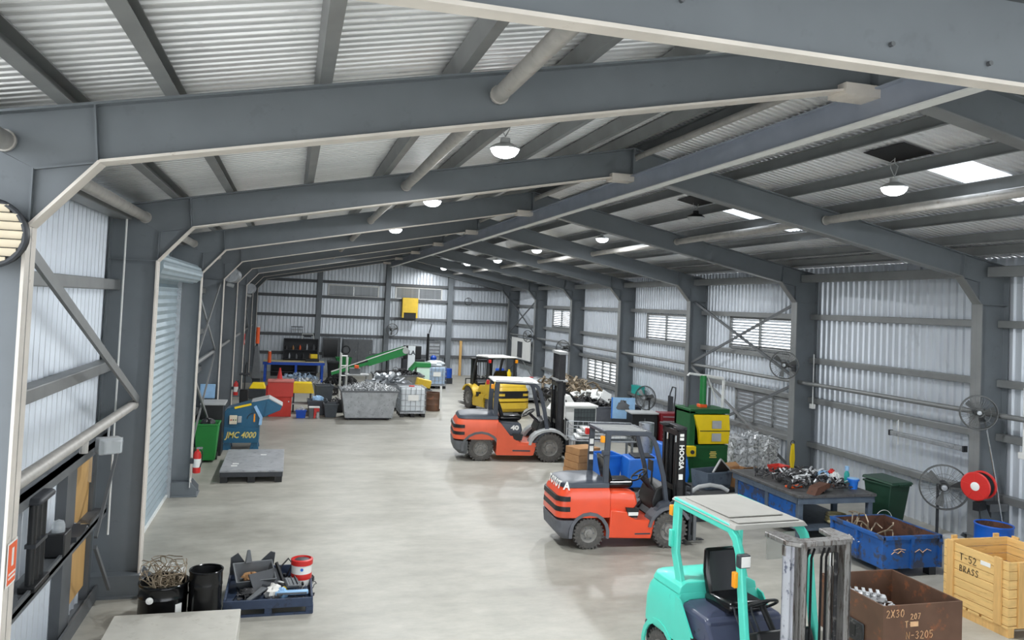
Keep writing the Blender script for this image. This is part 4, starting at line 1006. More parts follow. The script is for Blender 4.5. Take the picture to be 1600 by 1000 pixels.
for a, ax in ((-.6, 'n'), (.5, 'f')): MB().cbox((0, -.26 if ax == 'n' else .26, .46), (.44, .14, .008), euler(a, 0, 0)).build('flap', 'cardboard', cb)

# wheelie bin, blue stillage, rusty stillage, pine crate, drum
wheelie('wheelie_bin', 'dark green wheelie bin with closed lid beside the workbench', (12.15, 14.0, 0), .15, 'bin_dark_green')
def stillage(name, label, loc, X, Y, z0, z1, mo, mi, rz=0):
    t = thing(name, label, 'bin', loc, rz)
    MB().tub((-X, X, -Y, Y, z0), (-X, X, -Y, Y, z1), .02, .03).build('body', mo, t, smooth=False)
    MB().box(-X + .021, X - .021, -Y + .021, Y - .021, z0 + .031, z0 + .034).box(-X + .021, -X + .024, -Y + .02, Y - .02, z0 + .03, z1 - .01).box(X - .024, X - .021, -Y + .02, Y - .02, z0 + .03, z1 - .01).box(-X + .02, X - .02, -Y + .021, -Y + .024, z0 + .03, z1 - .01).box(-X + .02, X - .02, Y - .024, Y - .021, z0 + .03, z1 - .01).build('lining', mi, t, smooth=False)
    return t
t = stillage('steel_bin', 'battered blue steel stillage bin with fork feet and scrap tubing inside', (10.38, 12.0, 0), .57, .66, .15, .7, 'skip_blue', 'skip_rust')
m = MB().box(-.6, .6, -.69, -.65, .64, .7).box(-.6, .6, .65, .69, .64, .7).box(-.61, -.56, -.69, .69, .64, .7).box(.56, .61, -.69, .69, .64, .7); m.build('top_rail', 'skip_blue', t, smooth=False, bevel=.006)
for x in (-.58, .58, 0): MB().box(x - .03, x + .03, -.69, -.65, .15, .64).build('rib', 'skip_blue', t, smooth=False)
for y in (-.02, .64): MB().box(-.61, -.57, y - .03, y + .03, .15, .64).build('rib', 'skip_blue', t, smooth=False)
for x in (-.48, .48):
    for y in (-.55, .55): MB().box(x - .07, x + .07, y - .07, y + .07, 0, .15).build('foot', 'dark_grey', t, smooth=False)
scribble([[(.3 * math.cos(a) + .35, .38 * math.sin(a) + .4) for a in [5.6 * k / 10 for k in range(11)]], [(.2, .8), (.5, 1.0), (.8, .75)], [(1.0, .8), (1.4, .6), (1.8, .75)]], .2, .009, 'chalk_white', t, (-.583, .28, .3), (0, -1, 0), (0, 0, 1), 'chalk_mark')
scribble([[(0, 0), (.3, .2), (.6, .05), (.9, .25), (1.2, .1)], [(.2, .3), (.7, .4), (1.3, .3)], [(2.2, .1), (2.6, .3), (2.9, .05), (3.3, .3), (3.7, .15)]], .22, .006, 'chalk', t, (-.42, -.672, .4), (1, 0, 0), (0, 0, 1), 'scratch_mark')
tangle('scrap_tubing', 'tangle of bent scrap tubes and cable inside the blue stillage', 'scrap', 'wire', (10.2, 12.15, .4), .38, .42, 34, .013, 21, 1.2)
pile('stillage_scrap', 'dark scrap filling the bottom of the blue stillage', 'scrap', 'scrap_dark', 9.9, 10.85, 11.45, 12.55, .22, .38, 60, .1, 22, 'bxr')
t = stillage('steel_bin', 'rusty brown steel bin with chalked numbers in the right foreground', (7.83, 8.95, 0), .6, .62, .1, .8, 'rust_plate', 'rust_plate')
MB().box(-.55, .55, -.5, -.36, 0, .1).box(-.55, .55, .36, .5, 0, .1).build('skid', 'dark_grey', t, smooth=False)
MB().box(-.63, -.6, -.3, .3, .2, .46).build('pocket_plate', 'scrap_dark', t, bevel=.02); MB().box(-.635, -.629, -.16, .16, .26, .4).build('pocket_hole', 'black_plastic', t)
hand('2X30', .09, .005, 'chalk', t, (-.56, -.625, .66), (1, 0, 0), (0, 0, 1)); hand('207', .07, .005, 'chalk', t, (-.2, -.625, .62), (1, 0, 0), (0, 0, 1)); hand('T-', .08, .005, 'chalk', t, (-.28, -.625, .52), (1, 0, 0), (0, 0, 1)); MB().box(-.2, -.08, -.626, -.621, .53, .59).build('chalk_patch', 'chalk', t)
hand('N-3205', .09, .005, 'chalk', t, (-.26, -.625, .38), (1, 0, 0), (0, 0, 1))
pile('bin_scrap', 'small silver scrap castings in the bottom of the rusty bin', 'scrap', 'scrap_silver', 7.3, 8.2, 8.8, 9.45, .3, .52, 60, .08, 31, 'bxcr')
en = thing('engine_part', 'silver engine cover casting lying on the scrap in the rusty bin', 'part', (7.72, 9.28, .58), -.6)
MB().loft([[(-.3, -.1, -.05), (.3, -.08, -.05), (.3, .08, -.05), (-.3, .1, -.05)], [(-.28, -.08, .05), (.28, -.06, .03), (.28, .06, .03), (-.28, .08, .05)]]).build('casting', 'scrap_silver', en, bevel=.02)
for k in range(5): MB().box(-.2 + .09 * k, -.16 + .09 * k, -.09, .09, .03, .07).build('fin', 'scrap_silver', en, smooth=False)
MB().cyl((-.3, -.08, 0), (-.3, .08, 0), .06, n=14).build('pulley', 'dark_grey', en)
# pine crate: every board a piece
pc = thing('wooden_crate', 'pale pine crate marked T-52 BRASS at the right edge', 'crate', (10.4, 9.48, 0))
X, Y, hb = .6, .57, 1.04; nb = 7; bh = (hb - .16) / nb
def board(x0, x1, y0, y1, k): return MB().box(x0, x1, y0, y1, .16 + bh * k + .004, .16 + bh * (k + 1) - .004)
for k in range(nb):
    top = .0
    board(-X, -X + .025, -Y, Y, k).build('board', 'pine', pc, smooth=False, bevel=.003); board(X - .025, X, -Y, Y, k).build('board', 'pine', pc, smooth=False, bevel=.003)
    board(-X + .026, X - .026, -Y, -Y + .025, k).build('board', 'pine', pc, smooth=False, bevel=.003); board(-X + .026, X - .026, Y - .025, Y, k).build('board', 'pine', pc, smooth=False, bevel=.003)
for y in (-Y + .16, Y - .14): MB().box(-X - .03, -X, y - .06, y + .06, .14, hb + .03).build('batten', 'pine_post', pc, smooth=False, bevel=.004); MB().box(X, X + .03, y - .06, y + .06, .14, hb + .03).build('batten', 'pine_post', pc, smooth=False, bevel=.004)
for x in (-X + .2, X - .2): MB().box(x - .05, x + .05, -Y - .03, -Y, .14, hb).build('batten', 'pine_post', pc, smooth=False, bevel=.004); MB().box(x - .05, x + .05, Y, Y + .03, .14, hb + .05).build('batten', 'pine_post', pc, smooth=False, bevel=.004)
for k in range(5): MB().box(-X, X, -Y + .24 * k, -Y + .24 * k + .2, .12, .155).build('floor_board', 'pine', pc, smooth=False)
for x in (-X + .06, 0, X - .06): MB().box(x - .05, x + .05, -Y, Y, 0, .12).build('skid', 'pine_post', pc, smooth=False)
hand('T-52', .1, .006, 'ink', pc, (-X - .003, .27, .82), (0, -1, 0), (0, 0, 1)); hand('BRASS', .09, .006, 'ink', pc, (-X - .003, .27, .66), (0, -1, 0), (0, 0, 1))
MB().box(-X - .006, -X - .001, -.27, -.1, .87, .93).build('paper_label', 'wheel_white', pc)
open_drum('steel_drum', 'open blue steel drum behind the pine crate at the right edge', (11.97, 11.2, 0), .3, .88, 'drum_blue', 'skip_rust')
mc = thing('milk_crate', 'blue plastic milk crate behind the blue stillage', 'crate', (11.75, 12.9, 0), .1)
for z in (.02, .12, .22, .3): MB().box(-.2, .2, -.17, -.155, z, z + .03).box(-.2, .2, .155, .17, z, z + .03).box(-.2, -.185, -.17, .17, z, z + .03).box(.185, .2, -.17, .17, z, z + .03).build('band', 'blue', mc, smooth=False)
for x in (-.19, .19):
    for y in (-.16, .16): MB().box(x - .015, x + .015, y - .015, y + .015, 0, .33).build('corner_post', 'blue', mc, smooth=False)
MB().box(-.19, .19, -.16, .16, .0, .02).build('base', 'blue', mc)
gb = thing('grey_pail', 'light grey lidded pail on the floor under the pedestal fan', 'pail', (12.25, 12.35, 0))
MB().lathe([(0, 0), (.15, 0), (.18, .3), (.0, .3)], n=22).build('body', 'light_grey', gb); MB().lathe([(.19, .29), (.19, .33), (.14, .35), (0, .35)], n=22).build('lid', 'light_grey', gb)

# pedestal fan, hose reel, wall fans
t = thing('pedestal_fan', 'large grey pedestal fan with round wire guard, left of the red hose reel', 'fan', (12.62, 13.1, 0))
fan_head(t, (0, -.12, 1.1), .44, math.radians(-128)); MB().cyl((.06, .1, 0.03), (.06, .1, 1.12), .028, n=12).build('post', 'dark_grey', t); MB().lathe([(0, .0), (.28, 0), (.29, .03), (.05, .06), (0, .06)], (.06, .1, 0), n=24).build('base', 'dark_grey', t)
t = thing('hose_reel', 'round red hose reel on the right column with black hose', 'hose reel', (12.62, 12.16, 1.32), math.radians(-158))
def disc(x0, x1, r): return MB().lathe([(0, x0), (r * .93, x0), (r, (x0 * 2 + x1) / 3), (r, (x0 + 2 * x1) / 3), (r * .93, x1), (0, x1)], axis='x', n=32)
f_ = disc(.12, .16, .265).build('front_disc', 'red', t); disc(-.16, -.12, .265).build('rear_disc', 'red', t)
for k in range(4): MB().torus((-.09 + .06 * k, 0, 0), .2, .036, 'x', 30, 8).build('hose_coil', 'hose_black', t)
disc(.16, .17, .08).build('centre_plate', 'wheel_white', f_)
for k in range(5):
    a = 2 * PI * k / 5 + .4; MB().bar([(.163, .1 * math.cos(a), .1 * math.sin(a)), (.163, .24 * math.cos(a), .24 * math.sin(a))], .012, .012, up=(1, 0, 0)).build('disc_rib', 'red_cab', f_)
MB().box(-.2, .0, -.04, .04, -.04, .04).build('axle', 'black_plastic', t); MB().box(-.2, .1, -.06, .06, -.46, -.3).build('bracket', 'black_plastic', t)
MB().tube([(0, 0, -.35), (.02, .05, -.6), (.0, .12, -.9), (0, .1, -1.1)], .012, 6).build('hose_tail', 'hose_black', t)
wall_fan('round grey wall fan on the right column, in front of the nearest wall bay', (12.62, 12.2, 2.68), .32, math.radians(-125), 12.79)
wall_fan('round grey wall fan below the crossed braces on the right wall', (12.42, 18.1, 3.09), .36, math.radians(-130), 12.79)
wall_fan('round dark wall fan above the mast of the faded orange forklift', (12.42, 35.6, 2.47), .36, math.radians(-140), 12.79)
wall_fan('small dark wall fan farthest along the right wall', (12.4, 41.4, 2.74), .32, math.radians(-150), 12.79)
# column shelf, conduits, leaning rods, yellow strap
t = thing('wall_shelf', 'small grey bracket shelf on the right column above the blue drum', 'shelf', (13.05, 12.25, .95))
MB().box(-.2, .22, -.14, .12, 0, .02).box(-.2, .22, -.14, -.12, -.12, 0).build('shelf_tray', 'mid_grey', t); MB().prism([(-.05, -.25), (.1, 0), (-.05, 0)], 'x', -.1, -.08).build('bracket', 'dark_grey', t)
for (y, z0, z1, x) in ((17.95, 2.1, 3.4, 13.2), (11.75, 2.0, 3.2, 13.2), (14.9, 1.6, 2.15, 13.2)):
    MB().cyl((x, y, z0), (x, y, z1), .014, n=8).build('conduit', 'white_paint', wall_right)
for y, z in ((17.95, 2.05), (11.75, 1.95)): MB().box(13.15, 13.24, y - .07, y + .07, z - .06, z + .06).build('power_outlet', 'white_paint', wall_right, bevel=.008)
tag(MB().tube([(12.86, 12.3, 2.6), (12.88, 12.05, 1.5), (12.9, 11.75, .0)], .016, 8).build('metal_rod', 'chrome'), 'thin bright metal rod leaning on the right column beside the blue drum', 'rod')
t = thing('ratchet_strap', 'yellow strap hanging on the grey column beside the silver bale', 'strap', (12.76, 18.12, .35))
MB().loft([[(-.03, -.02, 0), (.03, -.02, 0), (.03, .02, 0), (-.03, .02, 0)], [(-.06, -.03, .3), (.06, -.03, .3), (.06, .03, .3), (-.06, .03, .3)], [(-.03, -.02, .7), (.04, -.02, .7), (.04, .02, .7), (-.03, .02, .7)]]).build('webbing', 'yellow', t); MB().torus((0, 0, .72), .06, .012, 'y', 14, 5).build('hook', 'dark_grey', t)
t = thing('fluorescent_batten', 'slim pale batten fixed to the right wall above the hose reel', 'batten', (13.1, 14.0, 1.85))
MB().box(-.04, .04, -1.0, 1.0, -.05, .05).build('channel', 'galv', t, bevel=.01); MB().box(-.05, .05, -1.04, -1.0, -.06, .06).build('end_cap', 'dark_grey', t); MB().box(-.05, .05, 1.0, 1.04, -.06, .06).build('end_cap', 'dark_grey', t)
# air-conditioner cabinet and scrap bins in the middle distance
t = thing('condenser_unit', 'white condenser cabinet with dark finned coil behind the forklifts', 'condenser', (8.62, 23.15, 0))
MB().box(-.5, .5, -.35, .35, .12, 1.34).build('casing', 'white_paint', t, bevel=.012); MB().box(-.54, .54, -.4, .4, 1.34, 1.4).build('lid', 'white_paint', t, bevel=.01)
g_ = MB().box(-.22, .47, -.365, -.35, .2, 1.3).build('coil', 'screen_mesh', t)
for k in range(7): MB().box(-.22, .47, -.372, -.364, .28 + .15 * k, .29 + .15 * k).build('coil_bar', 'dark_grey', g_, smooth=False)
for k in range(6): MB().box(-.1 + .1 * k, -.09 + .1 * k, -.372, -.364, .2, 1.3).build('coil_bar', 'dark_grey', g_, smooth=False)
MB().box(-.5, .5, -.3, -.2, 0, .12).box(-.5, .5, .2, .3, 0, .12).build('plinth', 'dark_grey', t, smooth=False)
def tubbin(name, label, loc, X, Y, h, material, rz=0, fl=.06, cat='bin'):
    t = thing(name, label, cat, loc, rz)
    MB().tub((-X + fl, X - fl, -Y + fl, Y - fl, .0), (-X, X, -Y, Y, h), .02).build('body', material, t, bevel=.008)
    MB().box(-X - .02, X + .02, -Y - .02, -Y + .01, h - .05, h).box(-X - .02, X + .02, Y - .01, Y + .02, h - .05, h).box(-X - .02, -X + .01, -Y, Y, h - .05, h).box(X - .01, X + .02, -Y, Y, h - .05, h).build('rim', material, t, bevel=.005)
    return t
tubbin('scrap_bin', 'large grey steel bin heaped with car body scrap behind the white cabinet', (10.3, 26.4, 0), .85, .8, 1.0, 'bumper_grey')
pile('body_scrap', 'heap of car body scrap in the large grey bin', 'scrap', 'scrap_dark', 9.6, 11.0, 25.8, 27.0, .85, 1.25, 90, .18, 41, 'bxr')
pile('pale_panels', 'bent white car panels on top of the large grey bin', 'scrap', 'white_paint', 9.6, 10.8, 26.0, 27.0, 1.2, 1.45, 14, .3, 42, 'x')
pile('engine_scrap', 'heap of engines and pipework along the right wall under the low louvres', 'scrap', 'scrap_dark', 10.5, 12.3, 28.5, 34.0, .15, 1.15, 260, .2, 43, 'bxrc')
pile('pipe_scrap', 'brown pipes and rods on the scrap heap under the low louvres', 'scrap', 'wire', 10.7, 12.2, 29.0, 34.0, .9, 1.35, 70, .28, 44, 'br')
wp = thing('white_machine', 'white angular machine cover with a round hole, left of the grey scrap bin', 'machine', (8.85, 24.9, 0))
MB().prism([(-.55, .75), (.6, .75), (.35, 1.05), (.05, 1.5), (-.2, 1.45), (-.55, 1.0)], 'y', -.3, .3).build('cover', 'white_paint', wp, bevel=.02); MB().cyl((-.15, -.32, 1.28), (-.15, -.3, 1.28), .09, n=16).build('port', 'black_plastic', wp); MB().prism([(-.1, .8), (.25, .8), (.05, 1.1)], 'y', -.32, -.3).build('vent_opening', 'black_plastic', wp); MB().box(-.5, .5, -.28, .28, 0, .75).build('base', 'dark_grey', wp)
tubbin('scrap_bin', 'dark grey steel bin by the right wall, beside the large grey bin', (11.75, 26.7, 0), .45, .5, .95, 'charcoal')
pb = thing('printed_board', 'light blue printed board on a dark stand in front of the scrap bins', 'panel', (10.85, 24.75, .72), -.2)
MB().box(-.4, .4, -.015, .015, 0, .7).build('board', 'pale_blue', pb); rag(9, .22, .02, .25).xf(Matrix.Translation((0, -.015, .35))).build('printed_shape', 'mid_grey', pb)
MB().box(-.4, -.36, -.02, .02, 0, .7).build('blue_edge', 'blue', pb); MB().box(-.38, .38, -.06, .1, -.72, .0).build('stand', 'dark_grey', pb)
t = thing('pedestal_fan', 'grey pedestal fan with round guard among the bins, beyond the red tool cabinet', 'fan', (11.75, 24.75, 0))
fan_head(t, (-.1, 0, 1.42), .4, math.radians(-150)); MB().cyl((.1, .1, .03), (.1, .1, 1.42), .03, n=12).build('post', 'dark_grey', t); MB().lathe([(0, 0), (.28, 0), (.28, .03), (0, .06)], (.1, .1, 0), n=20).build('base', 'dark_grey', t)
tc_ = thing('tool_cabinet', 'dark red tool cabinet with pale drawer fronts near the green baler', 'cabinet', (12.08, 23.55, 0), -.1)
MB().box(-.5, .5, -.28, .28, .1, 1.1).build('carcass', 'maroon', tc_, bevel=.012)
for k in range(6): d = MB().box(-.46, -.02, -.295, -.28, .2 + .14 * k, .31 + .14 * k).build('drawer', 'maroon', tc_, bevel=.004); MB().box(-.44, -.04, -.31, -.295, .28 + .14 * k, .305 + .14 * k).build('drawer_pull', 'galv', d)
MB().box(.02, .46, -.295, -.28, .2, 1.04).build('door', 'maroon', tc_, bevel=.004); MB().box(.12, .2, -.305, -.295, .8, .98).build('badge', 'wheel_white', tc_)
for x in (-.42, .42):
    for y in (-.2, .2): MB().cyl((x, y - .02, .05), (x, y + .02, .05), .05, n=10).build('castor', 'black_plastic', tc_)
bk = thing('black_cabinet', 'low black steel cabinet left of the dark red tool cabinet', 'cabinet', (11.08, 23.75, 0), -.1)
MB().box(-.42, .42, -.3, .3, 0, 1.05).build('carcass', 'black_plastic', bk, bevel=.01); MB().box(-.46, .46, -.34, .34, 1.05, 1.1).build('top', 'light_grey', bk, bevel=.006); MB().box(-.01, .01, -.31, -.3, .05, .92).build('door_gap', 'mid_grey', bk)
hk = thing('hand_truck', 'dark upright hand truck leaning on the right wall behind the tool cabinet', 'hand truck', (12.75, 25.15, .0))
MB().tube([(0, -.2, .1), (.12, -.2, 1.5), (.16, -.12, 1.75), (.16, .12, 1.75), (.12, .2, 1.5), (0, .2, .1)], .022, 8).build('frame', 'dark_grey', hk); MB().box(-.2, .0, -.2, .2, .03, .05).build('toe_plate', 'dark_grey', hk); MB().box(.03, .05, -.18, .18, .9, 1.45).build('back_panel', 'dark_grey', hk)
for y in (-.26, .26): MB().cyl((.1, y - .03, .12), (.1, y + .03, .12), .12, n=14).build('wheel', 'black_plastic', hk)
tb = thing('teal_carton', 'teal carton standing on the wall ledge under the second high louvre', 'carton', (13.2, 28.7, 1.105)); MB().box(-.14, .1, -.35, .35, 0, .32).build('body', 'teal_box', tb, bevel=.006); MB().box(-.145, .1, -.36, .36, .28, .33).build('lid', 'teal_box', tb)
# bright blue plastic machine and bins behind the near orange truck
t = thing('blue_machine', 'bright blue sweeper machine behind the near orange-red forklift', 'machine', (8.75, 17.9, 0), -.15)
MB().loft([[(-.75, -.35, .1), (.7, -.35, .1), (.7, .35, .1), (-.75, .35, .1)], [(-.78, -.38, .45), (.75, -.38, .45), (.75, .38, .45), (-.78, .38, .45)], [(-.75, -.36, .78), (.7, -.36, .82), (.7, .36, .82), (-.75, .36, .78)]]).build('body', 'blue', t, bevel=.03)
MB().loft([[(.0, -.34, .8), (.7, -.34, .8), (.7, .34, .8), (.0, .34, .8)], [(.05, -.3, 1.15), (.66, -.3, 1.05), (.66, .3, 1.05), (.05, .3, 1.15)]]).build('hopper', 'blue', t, bevel=.03)
MB().box(-.6, -.1, -.28, .28, .78, .83).build('lid', 'black_plastic', t, bevel=.01); MB().box(.15, .5, -.345, -.335, .85, .97).build('label_plate', 'light_grey', t); MB().box(.35, .62, -.385, -.37, .6, .7).build('label_plate', 'signal_orange', t)
for x in (-.5, .5):
    for y in (-.3, .3): MB().cyl((x, y - .04, .12), (x, y + .04, .12), .12, n=14).build('wheel', 'black_plastic', t)
tubbin('storage_tub', 'bright blue open storage tub left of the blue sweeper', (7.75, 18.6, 0), .3, .3, .75, 'blue', .1)
cbn = thing('cardboard_bale', 'brown cardboard stack seen through the near orange-red forklift cab', 'box', (7.5, 19.7, 0), .3)
for k in range(4): MB().box(-.35 + .02 * k, .35 + .015 * k, -.3, .3, .18 * k + .001, .18 * k + .175).build('carton', 'cardboard', cbn, smooth=False, bevel=.008)
t = thing('wire_basket_trolley', 'galvanised wire basket trolley with white sheets behind the near orange-red forklift', 'trolley', (8.45, 20.7, 0), -.2)
m = MB()
for z in (.75, .95, 1.15): m.tube([(-.9, -.4, z), (.9, -.4, z), (.9, .4, z), (-.9, .4, z)], .012, 5, True)
for k in range(13):
    x = -.9 + 1.8 * k / 12
    for y in (-.4, .4): m.tube([(x, y, .75), (x, y, 1.15)], .007, 4)
for k in range(5): m.tube([(-.9, -.4 + .2 * k, .75), (-.9, -.4 + .2 * k, 1.15)], .007, 4); m.tube([(.9, -.4 + .2 * k, .75), (.9, -.4 + .2 * k, 1.15)], .007, 4)
m.build('basket', 'galv', t); MB().box(-.88, .88, -.38, .38, .72, .75).build('deck', 'galv', t)
for x in (-.8, .8):
    for y in (-.34, .34): MB().box(x - .03, x + .03, y - .03, y + .03, .1, .72).build('leg', 'galv', t, smooth=False); MB().cyl((x, y - .02, .06), (x, y + .02, .06), .06, n=10).build('castor', 'black_plastic', t)
for k in range(3): tag(MB().cbox((8.4 + .1 * k, 20.7, .78 + .09 * k + .05), (1.4, .6, .06), euler(.03, .03 * (k - 1), -.2 + .05 * k)).build('sheet_panel', 'white_paint', bevel=.01), ('lowest', 'middle', 'topmost')[k] + ' white sheet panel stacked in the wire basket trolley', 'panel')
t = thing('grey_cylinder', 'grey round vent duct standing behind the blue sweeper', 'duct', (9.15, 19.3, 0)); MB().lathe([(0, 0), (.2, 0), (.2, 1.4), (.17, 1.4), (.17, .1)], n=22).build('tube', 'galv', t); MB().torus((0, 0, 1.4), .19, .015, 'z', 22, 5).build('rim', 'galv', t)
ibc('caged tank with white bottle beyond the mast of the faded orange forklift', (10.7, 34.9, 0.0), .1)
pile('yard_scrap', 'loose scrap heap on the floor around the yellow forklift', 'scrap', 'scrap_dark', 9.6, 11.8, 36.5, 42.0, .05, .7, 150, .2, 45, 'bxrc')
wp = thing('wall_panel', 'white board with a black tool shape hung on the far right wall bay', 'panel', (12.9, 44.4, 1.3), 0)
MB().box(-.02, .02, -2.0, 1.9, 0, 1.2).build('board', 'white_paint', wp); MB().box(-.06, -.02, -.4, .5, .1, 1.0).build('tool_shape', 'dark_grey', wp); MB().box(-.03, .02, -2.05, 1.95, 1.2, 1.25).box(-.03, .02, -2.05, 1.95, -.05, 0).build('rail', 'mid_grey', wp)

t = thing('curved_pipe', 'grey curved pipe lying over the trolley just above the turquoise forklift roof', 'pipe', (0, 0, 0))
MB().tube([(8.35, 15.3, .56), (8.5, 15.28, .66), (8.75, 15.25, .7), (9.0, 15.22, .66), (9.15, 15.2, .58)], .045, 10).build('bend', 'light_grey', t); MB().box(8.3, 9.2, 15.0, 15.5, .0, .515).build('pipe_crate', 'dark_grey', t, bevel=.01)
t = thing('hose_coil', 'dull yellow hose coil on the lower shelf of the workbench', 'hose', (10.75, 13.75, .24))
for k in range(3): MB().torus((0, 0, .05 + .06 * k), .2 - .01 * k, .03, 'z', 24, 6).build('turn', 'ply', t)
t = thing('black_case', 'black folded panel leaning under the near end of the workbench', 'case', (11.3, 13.2, 0), .2)
MB().cbox((0, 0, .2), (.5, .04, .36), euler(-.35, 0, 0)).build('panel', 'black_plastic', t, bevel=.01); MB().tube([(-.2, -.03, .38), (-.18, -.08, .44), (.18, -.08, .44), (.2, -.03, .38)], .01, 6).build('handle', 'light_grey', t)

t = thing('parts_table', 'dark steel table carrying blue and yellow cans behind the yellow forklift', 'table', (9.75, 36.0, 0)); MB().box(-.8, .8, -.4, .4, .95, 1.0).build('top', 'dark_grey', t, bevel=.01)
for x in (-.72, .72):
    for y in (-.34, .34): MB().box(x - .03, x + .03, y - .03, y + .03, 0, .95).build('leg', 'dark_grey', t, smooth=False)
t = thing('blue_can', 'bright blue round can on the table behind the yellow forklift', 'can', (9.5, 36.0, 1.0)); MB().lathe([(0, 0), (.2, 0), (.21, .02), (.21, .36), (.19, .4), (0, .4)], n=22).build('body', 'bench_blue', t); MB().lathe([(.212, .02), (.212, .1)], n=22).build('pale_band', 'pale_blue', t)
t = thing('yellow_can', 'small yellow bottle beside the blue can on the table', 'bottle', (9.95, 36.0, 1.0)); MB().lathe([(0, 0), (.1, 0), (.11, .2), (.05, .3), (.04, .38), (0, .38)], n=16).build('body', 'yellow', t); MB().lathe([(.045, .37), (.045, .42), (0, .42)], n=12).build('cap', 'dark_grey', t)
# ------------------------------------------------------------------ left foreground
MBX = MB
pl_ = MB().box(-1.91, -.43, 7.2, 10.8, 0.0, .3).build('concrete_plinth', 'concrete_pale', smooth=False, bevel=.008); tag(pl_, 'low pale concrete plinth in the bottom left foreground', 'plinth')
t = open_drum('open_drum', 'wide black drum full of wire, in the left foreground', (-1.41, 11.2, 0), .3, .56, 'black_gloss', 'black_plastic', (.72,), 'black drums')
MB().lathe([(.0, .31), (.02, .312), (.03, .306), (.045, .306)], (-.12, 0, .42), 'y', 14).xf(Matrix.Diagonal((1, -1, 1, 1))).build('round_badge', 'wheel_white', t)
MB().prism([(.304 * math.cos(a), .304 * math.sin(a)) for a in (-.95, -.8, -.65)] + [(.309 * math.cos(a), .309 * math.sin(a)) for a in (-.65, -.8, -.95)], 'z', .1, .34).build('label_sticker', 'wheel_white', t)
tangle('wire_bundle', 'tangle of thin tan wire sticking out of the wide black drum', 'wire', 'wire', (-1.43, 11.22, .5), .28, .3, 64, .006, 51, 1.0)
t = open_drum('open_drum', 'tall narrow black drum, empty, between the wire drum and the blue tray', (-.9, 11.16, 0), .205, .7, 'black_gloss', 'black_plastic', (.3, .74), 'black drums')
t = thing('white_bucket', 'white bucket behind the wide black drum', 'bucket', (-1.42, 11.95, 0)); MB().lathe([(0, 0), (.13, 0), (.165, .48), (.175, .48), (.175, .5), (.155, .5), (.12, .02), (0, .02)], n=24).build('body', 'white_paint', t); MB().torus((0, 0, .46), .178, .01, 'z', 24, 5).build('rim', 'white_paint', t)
t = thing('pallet_tray', 'dark blue plastic pallet tray full of small scrap, in the left foreground', 'tray', (-.1, 11.85, 0))
MB().box(-.58, .58, -.55, .55, .12, .15).build('deck', 'crate_blue', t, smooth=False)
for x in (-.54, 0, .54):
    for y in (-.5, 0, .5): MB().box(x - .05, x + .05, y - .06, y + .06, 0, .12).build('foot', 'crate_blue', t, smooth=False, bevel=.008)
MB().box(-.58, .58, -.57, -.54, .1, .22).build('rail', 'crate_blue', t, smooth=False, bevel=.006); MB().box(-.58, .58, -.57, -.54, 0, .03).build('rail', 'crate_blue', t, smooth=False)
MB().box(-.58, .58, .53, .56, .1, .32).build('rail', 'crate_blue', t, smooth=False, bevel=.006)
for x in (-.58, .55): MB().box(x, x + .03, -.55, .55, .1, .24).build('rail', 'crate_blue', t, smooth=False, bevel=.006)
MB().box(.02, .04, -.54, .1, .15, .2).box(.04, .55, -.28, -.26, .15, .2).build('divider', 'crate_blue', t, smooth=False)
t = thing('paint_pail', 'red and white paint pail with black-marked lid, standing in the blue tray', 'pail', (.33, 12.05, .15))
MB().lathe([(0, 0), (.14, 0), (.145, .34), (0, .34)], n=26).build('body', 'wheel_white', t); MB().lathe([(.146, .09), (.148, .1), (.148, .16), (.146, .17)], n=26).build('red_band', 'red', t); MB().lathe([(.155, .29), (.157, .36), (.13, .37), (.125, .345), (0, .345)], n=26).build('lid', 'red', t); MB().lathe([(0, .35), (.1, .352), (.11, .346)], n=20).build('lid_recess', 'dark_grey', t); MB().lathe([(0, .002), (.022, .002), (.022, -.002)], (0, -.146, .24), 'y', 12).build('emblem', 'blue', t)
t = thing('seat_shell', 'grey moulded shell with upturned edges in the back of the blue tray', 'shell', (-.33, 12.05, .18), .2)
MB().tub((-.2, .2, -.13, .13, .0), (-.29, .27, -.24, .2, .24), .02).xf(Matrix.Rotation(.35, 4, 'X')).build('shell', 'mid_grey', t, bevel=.012); MB().prism([(-.3, .1), (-.3, .34), (-.2, .4), (-.1, .26), (.1, .24), (.26, .38), (.32, .36), (.3, .12)], 'y', .17, .2).build('back_edge', 'dark_grey', t); MB().loft([[(-.12, .05, .28), (-.02, .05, .28), (-.02, .1, .28), (-.12, .1, .28)], [(-.09, .08, .46), (-.05, .08, .46), (-.05, .11, .46), (-.09, .11, .46)]]).build('lug', 'mid_grey', t, bevel=.01); rag(15, .12, .1, .06).xf(Matrix.Translation((-.05, -.05, .12))).build('debris', 'cardboard', t)
t = thing('bent_sheet', 'dark blue-grey bent panel leaning in the middle of the blue tray', 'sheet', (-.14, 11.82, .16), .4); MB().cbox((0, 0, .14), (.5, .02, .28), euler(-.7, .0, .2)).build('sheet', 'dark_grey', t, bevel=.006); MB().cbox((.2, .05, .2), (.03, .05, .3), euler(-.7, 0, .2)).build('flange', 'black_plastic', t)
t = thing('grey_block', 'dark grey ribbed block tilted on the right of the blue tray', 'block', (.2, 11.72, .2), .5); MB().cbox((0, 0, .08), (.2, .16, .05), euler(.5, .2, .0)).build('body', 'mid_grey', t, bevel=.01)
for k in range(3): MB().cbox((-.06 + .06 * k, 0, .11), (.012, .15, .02), euler(.5, .2, 0)).build('rib', 'dark_grey', t)
